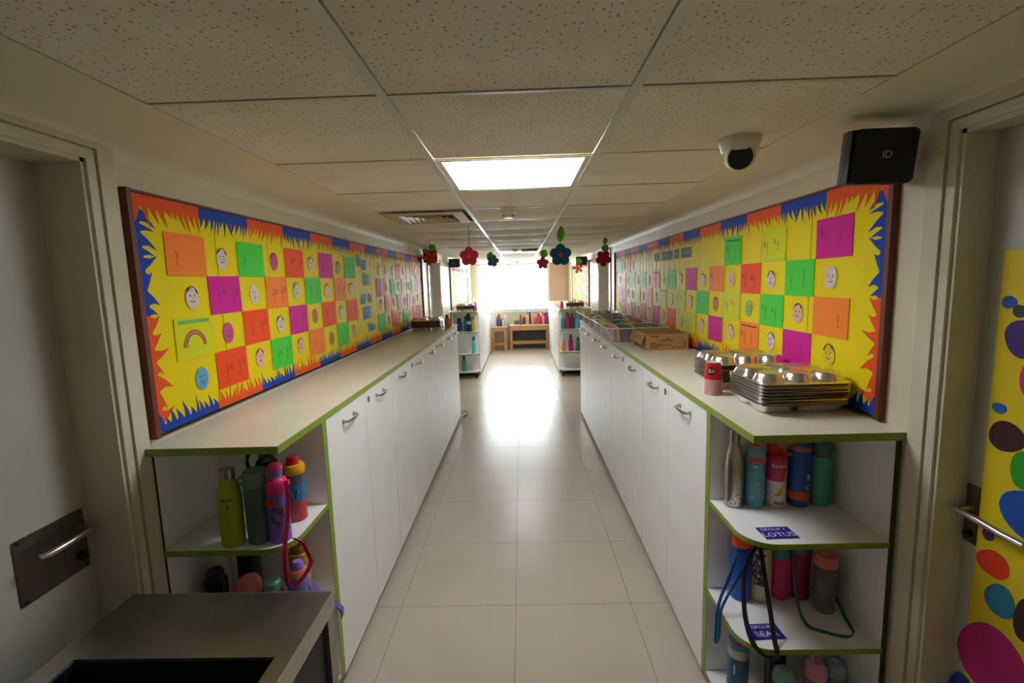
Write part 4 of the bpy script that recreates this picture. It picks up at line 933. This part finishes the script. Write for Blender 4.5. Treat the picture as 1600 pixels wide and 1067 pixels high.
simple_bottle('pink cup bottle on the far left worktop edge', (-.80, 8.32, ZT+.0005), .15, .028, (214, 90, 120), (190, 50, 90), None)
simple_bottle('red cup bottle on the far right worktop edge', (.70, 8.32, ZT+.0005), .13, .03, (190, 40, 60), (150, 30, 40), None)

# ---------------------------------------------------------------- tables under the window
def table(name, label, cat, x0, x1, y0, y1, zt, leg, apron, railz):
    t = thing(name, label, cat, ((x0+x1)/2, (y0+y1)/2, 0))
    MB().box(x0-.012, x1+.012, y0-.012, y1+.005, zt-.022, zt).build('table_top', mat('pale_table_top', (226, 216, 206), .4), t, smooth=False)
    for lx in (x0, x1-leg):
        for ly in (y0, y1-leg): MB().box(lx, lx+leg, ly, ly+leg, .0005, zt-.022).build('leg', M_twood, t, smooth=False)
    for ly in (y0+.006, y1-leg+.006): MB().box(x0+leg, x1-leg, ly, ly+.02, zt-.022-apron, zt-.022).build('apron', M_twood, t, smooth=False)
    for lx in (x0+.006, x1-leg+.006): MB().box(lx, lx+.02, y0+leg, y1-leg, zt-.022-apron, zt-.022).build('apron', M_twood, t, smooth=False)
    for ly in (y0+.01, y1-leg+.01): MB().box(x0+leg, x1-leg, ly, ly+.025, railz, railz+.05).build('stretcher', M_twood, t, smooth=False)
    for lx in (x0+.01, x1-leg+.01): MB().box(lx, lx+.025, y0+leg, y1-leg, railz, railz+.05).build('stretcher', M_twood, t, smooth=False)
    return t
table('stool', 'small wooden stool table left of the bench, below the window', 'table', -.745, -.375, 11.66, 11.96, .585, .07, .10, .13)
table('bench', 'long low wooden bench below the end window', 'bench', -.29, .64, 11.64, 11.96, .615, .05, .11, .15)
GT = 'bottles crowded on the tables below the window'
q = random.Random(11)
st = [(-.70, (226, 216, 240), (200, 190, 230), 'white lilac'), (-.60, (34, 70, 170), (210, 40, 90), 'blue'), (-.555, (90, 100, 110), (50, 60, 60), 'grey'), (-.515, (170, 30, 50), (240, 170, 40), 'dark red'), (-.455, (220, 224, 230), (60, 180, 210), 'white'), (-.405, (236, 220, 232), (250, 250, 250), 'pale pink')]
for i, (xx, bc, cc, nm) in enumerate(st):
    simple_bottle('%s bottle on the small stool table, %s from the left' % (nm, ORD[i]), (xx, 11.74+.1*(i % 2), .5855), (.26, .25, .31, .24, .22, .28)[i], .034, bc, cc, GT)
bn = [(-.02, (60, 110, 120), (150, 40, 60), 'teal'), (.06, (170, 24, 60), (240, 180, 90), 'crimson'), (.15, (220, 190, 70), (80, 160, 220), 'yellow'), (.20, (40, 50, 110), (30, 34, 80), 'navy'), (.26, (226, 150, 170), (206, 160, 190), 'soft pink'), (.345, (244, 140, 40), (250, 190, 90), 'orange'), (.42, (206, 50, 100), (60, 50, 90), 'rose'), (.475, (222, 110, 130), (240, 230, 230), 'salmon'), (.53, (236, 150, 160), (220, 30, 80), 'blush'), (.585, (170, 60, 110), (110, 60, 120), 'plum'), (.625, (150, 60, 100), (40, 50, 90), 'wine')]
for i, (xx, bc, cc, nm) in enumerate(bn):
    simple_bottle('%s bottle on the long bench, %s from the left' % (nm, ORD[i]), (xx, 11.74+.1*(i % 2), .6155), (.25, .25, .33, .3, .25, .25, .26, .27, .29, .27, .29)[i], .036, bc, cc, GT)
t = thing('lunch_box', 'small grey lunch box standing on the bench', 'box', (-.125, 11.84, .6155))
MB().prism(rrect(.13, .10, .02), (0, .04, .05), (1, 0, 0), (0, 0, 1), (0, -.08, 0)).build('box_body', bm((150, 130, 130)), t, local=True)
MB().prism(rrect(.10, .06, .015), (0, -.0405, .05), (1, 0, 0), (0, 0, 1), (0, -.003, 0)).build('box_front', bm((110, 100, 104)), t, local=True)
t = thing('leaning_board', 'dark grey board leaning behind the bench below the window', 'board', (.18, 11.98, 0))
MB().box(-.28, .62, 11.965, 11.985, .0005, .56).build('panel', mat('dark_grey_board', (84, 82, 80), .8), t, smooth=False)
MB().box(-.28, .62, 11.963, 11.965, .52, .55).build('panel_edge', mat('grey_board_edge', (110, 108, 104), .8), t, smooth=False)

# ---------------------------------------------------------------- steel trolley, lower left
tr = thing('steel_trolley', 'stainless steel trolley with open top bin at lower left', 'trolley', (-.87, .87, 0))
x0, x1, y0, y1, zt = -1.17, -.572, .42, 1.288, .80
hx0, hx1, hy0, hy1 = -1.112, -.618, .50, 1.04
b = MB()
e_ = .0031
b.box(x0+e_, x1-e_, hy1, y1-e_, zt-.02, zt); b.box(x0+e_, x1-e_, y0+e_, hy0, zt-.02, zt); b.box(x0+e_, hx0, hy0, hy1, zt-.02, zt); b.box(hx1, x1-e_, hy0, hy1, zt-.02, zt)
b.build('steel_top', M_trolley, tr, smooth=False)
b = MB(); b.box(x1-.003, x1, y0, y1, zt-.055, zt-.0005); b.box(x0, x0+.003, y0, y1, zt-.055, zt-.0005); b.box(x0+.003, x1-.003, y1-.003, y1, zt-.055, zt-.0005); b.box(x0+.003, x1-.003, y0, y0+.003, zt-.055, zt-.0005)
b.build('skirt', mat('trolley_edge_steel', (196, 192, 184), .45, metal=1, noise=.1, nscale=9), tr, smooth=False)
b = MB(); t_ = .004; zl = .28
b.box(hx0, hx0+t_, hy0, hy1, zl, zt-.004); b.box(hx1-t_, hx1, hy0, hy1, zl, zt-.004); b.box(hx0, hx1, hy0, hy0+t_, zl, zt-.004); b.box(hx0, hx1, hy1-t_, hy1, zl, zt-.004); b.box(hx0, hx1, hy0, hy1, zl-.004, zl)
b.build('bin_liner', M_navy, tr, smooth=False)
for lx in (x0+.004, x1-.044):
    for ly in (y0+.004, y1-.044):
        MB().box(lx, lx+.04, ly, ly+.04, .06, zt-.02).build('leg', M_trolley, tr, smooth=False)
        MB().lathe([(.012, .1), (.016, .07), (.016, .06)], (lx+.02, ly+.02, 0), 10).tube([(lx+.008, ly+.02, .032), (lx+.032, ly+.02, .032)], .031, 14).build('castor', M_black, tr)
MB().box(x1-.024, x1-.018, y0+.045, y1-.045, .12, zt-.05).build('side_panel', M_navy, tr, smooth=False); MB().box(x0+.018, x0+.024, y0+.045, y1-.045, .12, zt-.05).build('side_panel', M_navy, tr, smooth=False)
MB().box(x0+.045, x1-.045, y1-.03, y1-.024, .12, zt-.05).build('side_panel', M_navy, tr, smooth=False)
MB().box(x0+.01, x1-.01, y0+.01, y1-.01, .10, .12).build('bottom_shelf', M_trolley, tr, smooth=False)

# ---------------------------------------------------------------- speakers
def speaker(cx, cy, z0, wd, hh, dp, label, side, text):
    t = thing('loudspeaker', label, 'speaker', (cx, cy, z0), 0, 'black wall loudspeakers')
    s = side  # +1: wall lies towards +x, bulging flank towards the aisle
    poly = [(s*wd/2, -dp/2), (s*wd/2, dp/2), (-s*wd*.32, dp/2)]+[(-s*wd*(.32+.14*i/6+.05*math.sin(PI*i/6)), dp/2-dp*i/6) for i in range(1, 6)]+[(-s*wd*.46, -dp/2)]
    MB().prism(poly, (0, 0, 0), (1, 0, 0), (0, 1, 0), (0, 0, hh)).build('cabinet_body', M_black, t, local=True)
    MB().prism(rrect(wd*.9, hh*.95, .006), (s*wd*.04, -dp/2, hh/2), (1, 0, 0), (0, 0, 1), (0, -.008, 0)).build('front_grille', mat('speaker_grille', (16, 17, 24), .55, bump=.4, bscale=600), t, local=True)
    for zz in (-.004, hh): MB().prism(rrect(wd*.8, dp*.9, .004), (s*wd*.09, 0, zz), (1, 0, 0), (0, 1, 0), (0, 0, .004)).build('end_cap', mat('speaker_cap', (40, 40, 44), .45), t, local=True)
    MB().box(s*wd/2, s*(wd/2+.06), -.02, .02, hh*.3, hh*.6).build('wall_bracket', M_wplast, t, local=True, smooth=False)
    if text:
        b = MB(); text_flat(b, 'ID', .03, (s*.012, -dp/2-.0086, hh*.52), (1, 0, 0), (0, 0, 1)); b.build('logo', mat('logo_silver', (190, 190, 190), .4), t, local=True, smooth=False)
    t.rotation_euler = (.12, 0, 0)
speaker(1.052, 1.51, 1.945, .195, .145, .085, 'black loudspeaker marked ID on the right wall by the door', 1, True)
speaker(-1.11, 6.07, 1.955, .18, .145, .13, 'black loudspeaker behind the orange flower on the left wall', -1, False)
speaker(-1.11, 8.24, 1.955, .20, .13, .13, 'black loudspeaker over the far left shelf unit', -1, True)
speaker(1.03, 8.24, 1.93, .20, .13, .13, 'black loudspeaker over the far right shelf unit', 1, True)

# ---------------------------------------------------------------- ceiling fittings
t = thing('security_camera', 'white dome security camera on the ceiling at right', 'camera', (.735, 1.66, ZC+.001))
MB().lathe([(.066, .0), (.066, -.014), (.0635, -.018), (.0635, -.020), (.062, -.022), (.058, -.040), (.05, -.048)], (.735, 1.66, ZC+.001), 32).build('housing', M_wplast, t)
d = Vector((-.30, -.86, -.36)).normalized(); c = Vector((.735, 1.66, ZC-.055)); b = MB(); zz = Vector((0, 0, 1)); u_ = d.cross(zz).normalized(); v_ = u_.cross(d)
vs = []; fs = []; prof = [(.01, -.047), (.03, -.036), (.042, -.02), (.047, 0), (.0475, .018), (.045, .034), (.041, .040), (.0375, .041)]
for r_, h in prof:
    for i in range(32): a = 2*PI*i/32; vs.append(c+d*h+u_*r_*math.cos(a)+v_*r_*math.sin(a))
for j in range(len(prof)-1):
    for i in range(32): k = (i+1) % 32; fs.append((j*32+i, j*32+k, j*32+32+k, j*32+32+i))
b.add(vs, fs).build('eyeball', M_wplast, t)
eye = [o for o in t.children if o.name.startswith('eyeball')][0]
b = MB(); b.prism(arc(31, 0, 2*PI*31/32, .0378), c+d*.036, u_, v_, d*.004).build('lens_window', mat('lens_glass', (6, 7, 12), .12), eye)
def detector(x, y, label):
    t = thing('smoke_detector', label, 'smoke detector', (x, y, ZC), 0, 'ceiling smoke detectors')
    MB().lathe([(.052, .001), (.052, -.014), (.046, -.018)], (x, y, ZC), 24).build('base', M_wplast, t)
    MB().lathe([(.04, -.018), (.04, -.022), (.034, -.03), (.034, -.043), (.028, -.05)], (x, y, ZC), 24).build('sensor_head', M_wplast, t)
    b = MB()
    for i in range(10):
        a = 2*PI*i/10; b.box(x+.0345*math.cos(a)-.003, x+.0345*math.cos(a)+.003, y+.0345*math.sin(a)-.003, y+.0345*math.sin(a)+.003, ZC-.041, ZC-.032)
    b.build('vent_slot', mat('grey_slot', (120, 116, 108), .6), t, smooth=False)
detector(-.066, 3.10, 'white smoke detector on the ceiling behind the near light panel'); detector(-.065, 6.62, 'white smoke detector just before the far light panel'); detector(-.065, 10.6, 'white smoke detector nearest the end window')
t = thing('ceiling_grille', 'grey vent grille on the ceiling beside the second smoke detector', 'vent', (.13, 6.85, ZC))
MB().box(.02, .25, 6.7, 7.0, ZC-.03, ZC-.001).build('grille_frame', mat('grey_vent', (130, 126, 118), .5), t, smooth=False)
for i in range(4): MB().box(.03, .24, 6.72+i*.07, 6.75+i*.07, ZC-.034, ZC-.03).build('slat', M_shade_slat, t, smooth=False)
# square air diffuser, replacing a left tile
vx0, vx1, vy0, vy1 = COLS[0][0]+.03, COLS[0][1]-.02, 3.02, 3.58
t = thing('air_diffuser', 'dusty square air vent with louvres in the left ceiling', 'vent', ((vx0+vx1)/2, (vy0+vy1)/2, ZC))
M_vent = mat('dusty_vent_paint', (206, 190, 158), .45, noise=.15, nscale=10)
def ring(b, o, wd, z, drop):
    xa, xb, ya, yb = vx0+o, vx1-o, vy0+o, vy1-o; xc, xd, yc, yd = xa+wd, xb-wd, ya+wd, yb-wd
    O = [(xa, ya, z), (xb, ya, z), (xb, yb, z), (xa, yb, z)]; I = [(xc, yc, z+drop), (xd, yc, z+drop), (xd, yd, z+drop), (xc, yd, z+drop)]
    vs = O+I+[(p[0], p[1], p[2]+.003) for p in O+I]
    fs = []
    for i in range(4):
        j = (i+1) % 4; fs += [(i, j, 4+j, 4+i), (8+i, 12+i, 12+j, 8+j), (i, 8+i, 8+j, j), (4+i, 4+j, 12+j, 12+i)]
    return b.add(vs, fs)
ring(MB(), 0, .07, ZC-.012, -.004).build('outer_frame', M_vent, t, smooth=False)
for k in range(4): ring(MB(), .08+.04*k, .028, ZC-.018, .03).build('louvre', M_vent, t, smooth=False)
MB().box(vx0+.235, vx1-.235, vy0+.235, vy1-.235, ZC-.018, ZC-.014).build('centre_plate', M_vent, t, smooth=False)
MB().box(vx0-.005, vx1+.005, vy0-.005, vy1+.005, ZC+.03, ZC+.035).build('cavity_shade_sheet', M_black, t, smooth=False)  # black sheet paints the darkness of the cavity behind the louvres

# ---------------------------------------------------------------- hanging felt flowers
def outline(R, n, d, rl, rot, seg=90):
    P = []
    for i in range(seg):
        a = 2*PI*i/seg; best = R*.3
        for k in range(n):
            dl = (a-rot-2*PI*k/n+PI) % (2*PI)-PI; s = rl*rl-d*d*math.sin(dl)**2
            if s > 0 and math.cos(dl) > 0: best = max(best, R*(d*math.cos(dl)+math.sqrt(s)))
        P.append((best*math.cos(a), best*math.sin(a)))
    return P
def leafpoly(L_, W_): return [(W_*math.sin(PI*t)**.8*(1 if t < 1 else 0), L_*t) for t in [i/8 for i in range(9)]]+[(-W_*math.sin(PI*t)**.8, L_*t) for t in [i/8 for i in range(7, 0, -1)]]
M_leaf = mat('green_felt', (110, 190, 40), .9); M_string = mat('green_string', (50, 120, 50), .8)
def flower(x, y, z, R, colr, cen, label, n=5, d=.56, rl=.44, rot=PI/2, leaves=(), zs=None, stem=.0018):
    t = thing('felt_flower', label, 'flower', (x, y, z), 0, 'felt flowers hanging from the ceiling')
    MB().prism(outline(R, n, d, rl, rot), (0, 0, 0), (1, 0, 0), (0, 0, 1), (0, .008, 0)).build('petals', mat('felt_%d_%d_%d' % colr, colr, .9, bump=.3, bscale=300), t, local=True)
    MB().prism(arc(15, 0, 2*PI*15/16, R*.2), (0, -.001, 0), (1, 0, 0), (0, 0, 1), (0, -.003, 0)).build('flower_centre', mat('felt_%d_%d_%d' % cen, cen, .9), t, local=True)
    MB().tube([(0, .004, R*.5), (.003, .004, (ZC-z)*.6), (.002, .004, ZC-z-.001)], stem, 6).build('string', M_string, t, local=True)
    for (lx, lz, L_, W_, ang) in leaves:
        ca, sa = math.cos(ang), math.sin(ang)
        MB().prism(leafpoly(L_, W_), (lx, .010, lz), (ca, 0, sa), (-sa, 0, ca), (0, .004, 0)).build('leaf', M_leaf, t, local=True)
flower(-.395, 3.76, 1.884, .075, (206, 40, 80), (190, 120, 30), 'large crimson felt flower hanging on a green stem at left', stem=.003)
flower(-.921, 4.95, 1.945, .078, (230, 62, 24), (110, 50, 50), 'orange felt flower hanging in front of the left wall speaker', d=.68, rl=.32, rot=1.9, leaves=[(.0, .07, .08, .04, -.7), (-.01, .06, .08, .025, 1.2)])
flower(-.366, 6.5, 1.962, .083, (46, 120, 140), (120, 130, 120), 'small teal felt flower left of the window', d=.6, rl=.4, rot=1.3, leaves=[(-.05, .0, .13, .045, -.2)])
flower(.303, 6.5, 1.913, .085, (190, 56, 90), (160, 80, 40), 'small rose felt flower hanging beside the large blue one', d=.6, rl=.38, rot=1.55, leaves=[(-.005, .07, .12, .055, -.4)])
flower(.337, 4.03, 1.888, .092, (20, 82, 118), (190, 30, 60), 'large dark blue felt flower with red centre', leaves=[(-.004, .1, .14, .032, -.12)])
flower(.965, 8.1, 1.868, .088, (240, 86, 40), (240, 120, 50), 'small orange felt flower before the far right speaker', d=.7, rl=.3, rot=1.8, leaves=[(.0, .08, .09, .05, -.5)])
flower(.875, 5.1, 1.893, .085, (178, 22, 50), (110, 60, 30), 'dark red felt flower hanging near the right wall', d=.6, rl=.4, rot=2.2, leaves=[(.01, .06, .09, .04, -.25), (.015, .145, .075, .025, -.2)])
# rag caught at the foot of the last left cabinet
t = thing('cloth_rag', 'small olive rag poking out at the far end of left cabinets', 'cloth', (-.73, 5.87, .001))
MB().ribbon(smooth_path([(-.79, 5.86, .05), (-.75, 5.87, .075), (-.715, 5.87, .05), (-.73, 5.88, .02), (-.77, 5.87, .012)]), (0, 1, 0), .05, .004).build('cloth', bm((92, 104, 50), .9), t)
for k, v in LABELS.items():
    if v > 1: print('DUPLICATE LABEL', v, k)
    if len(k.split()) > 16: print('LONG LABEL', k)
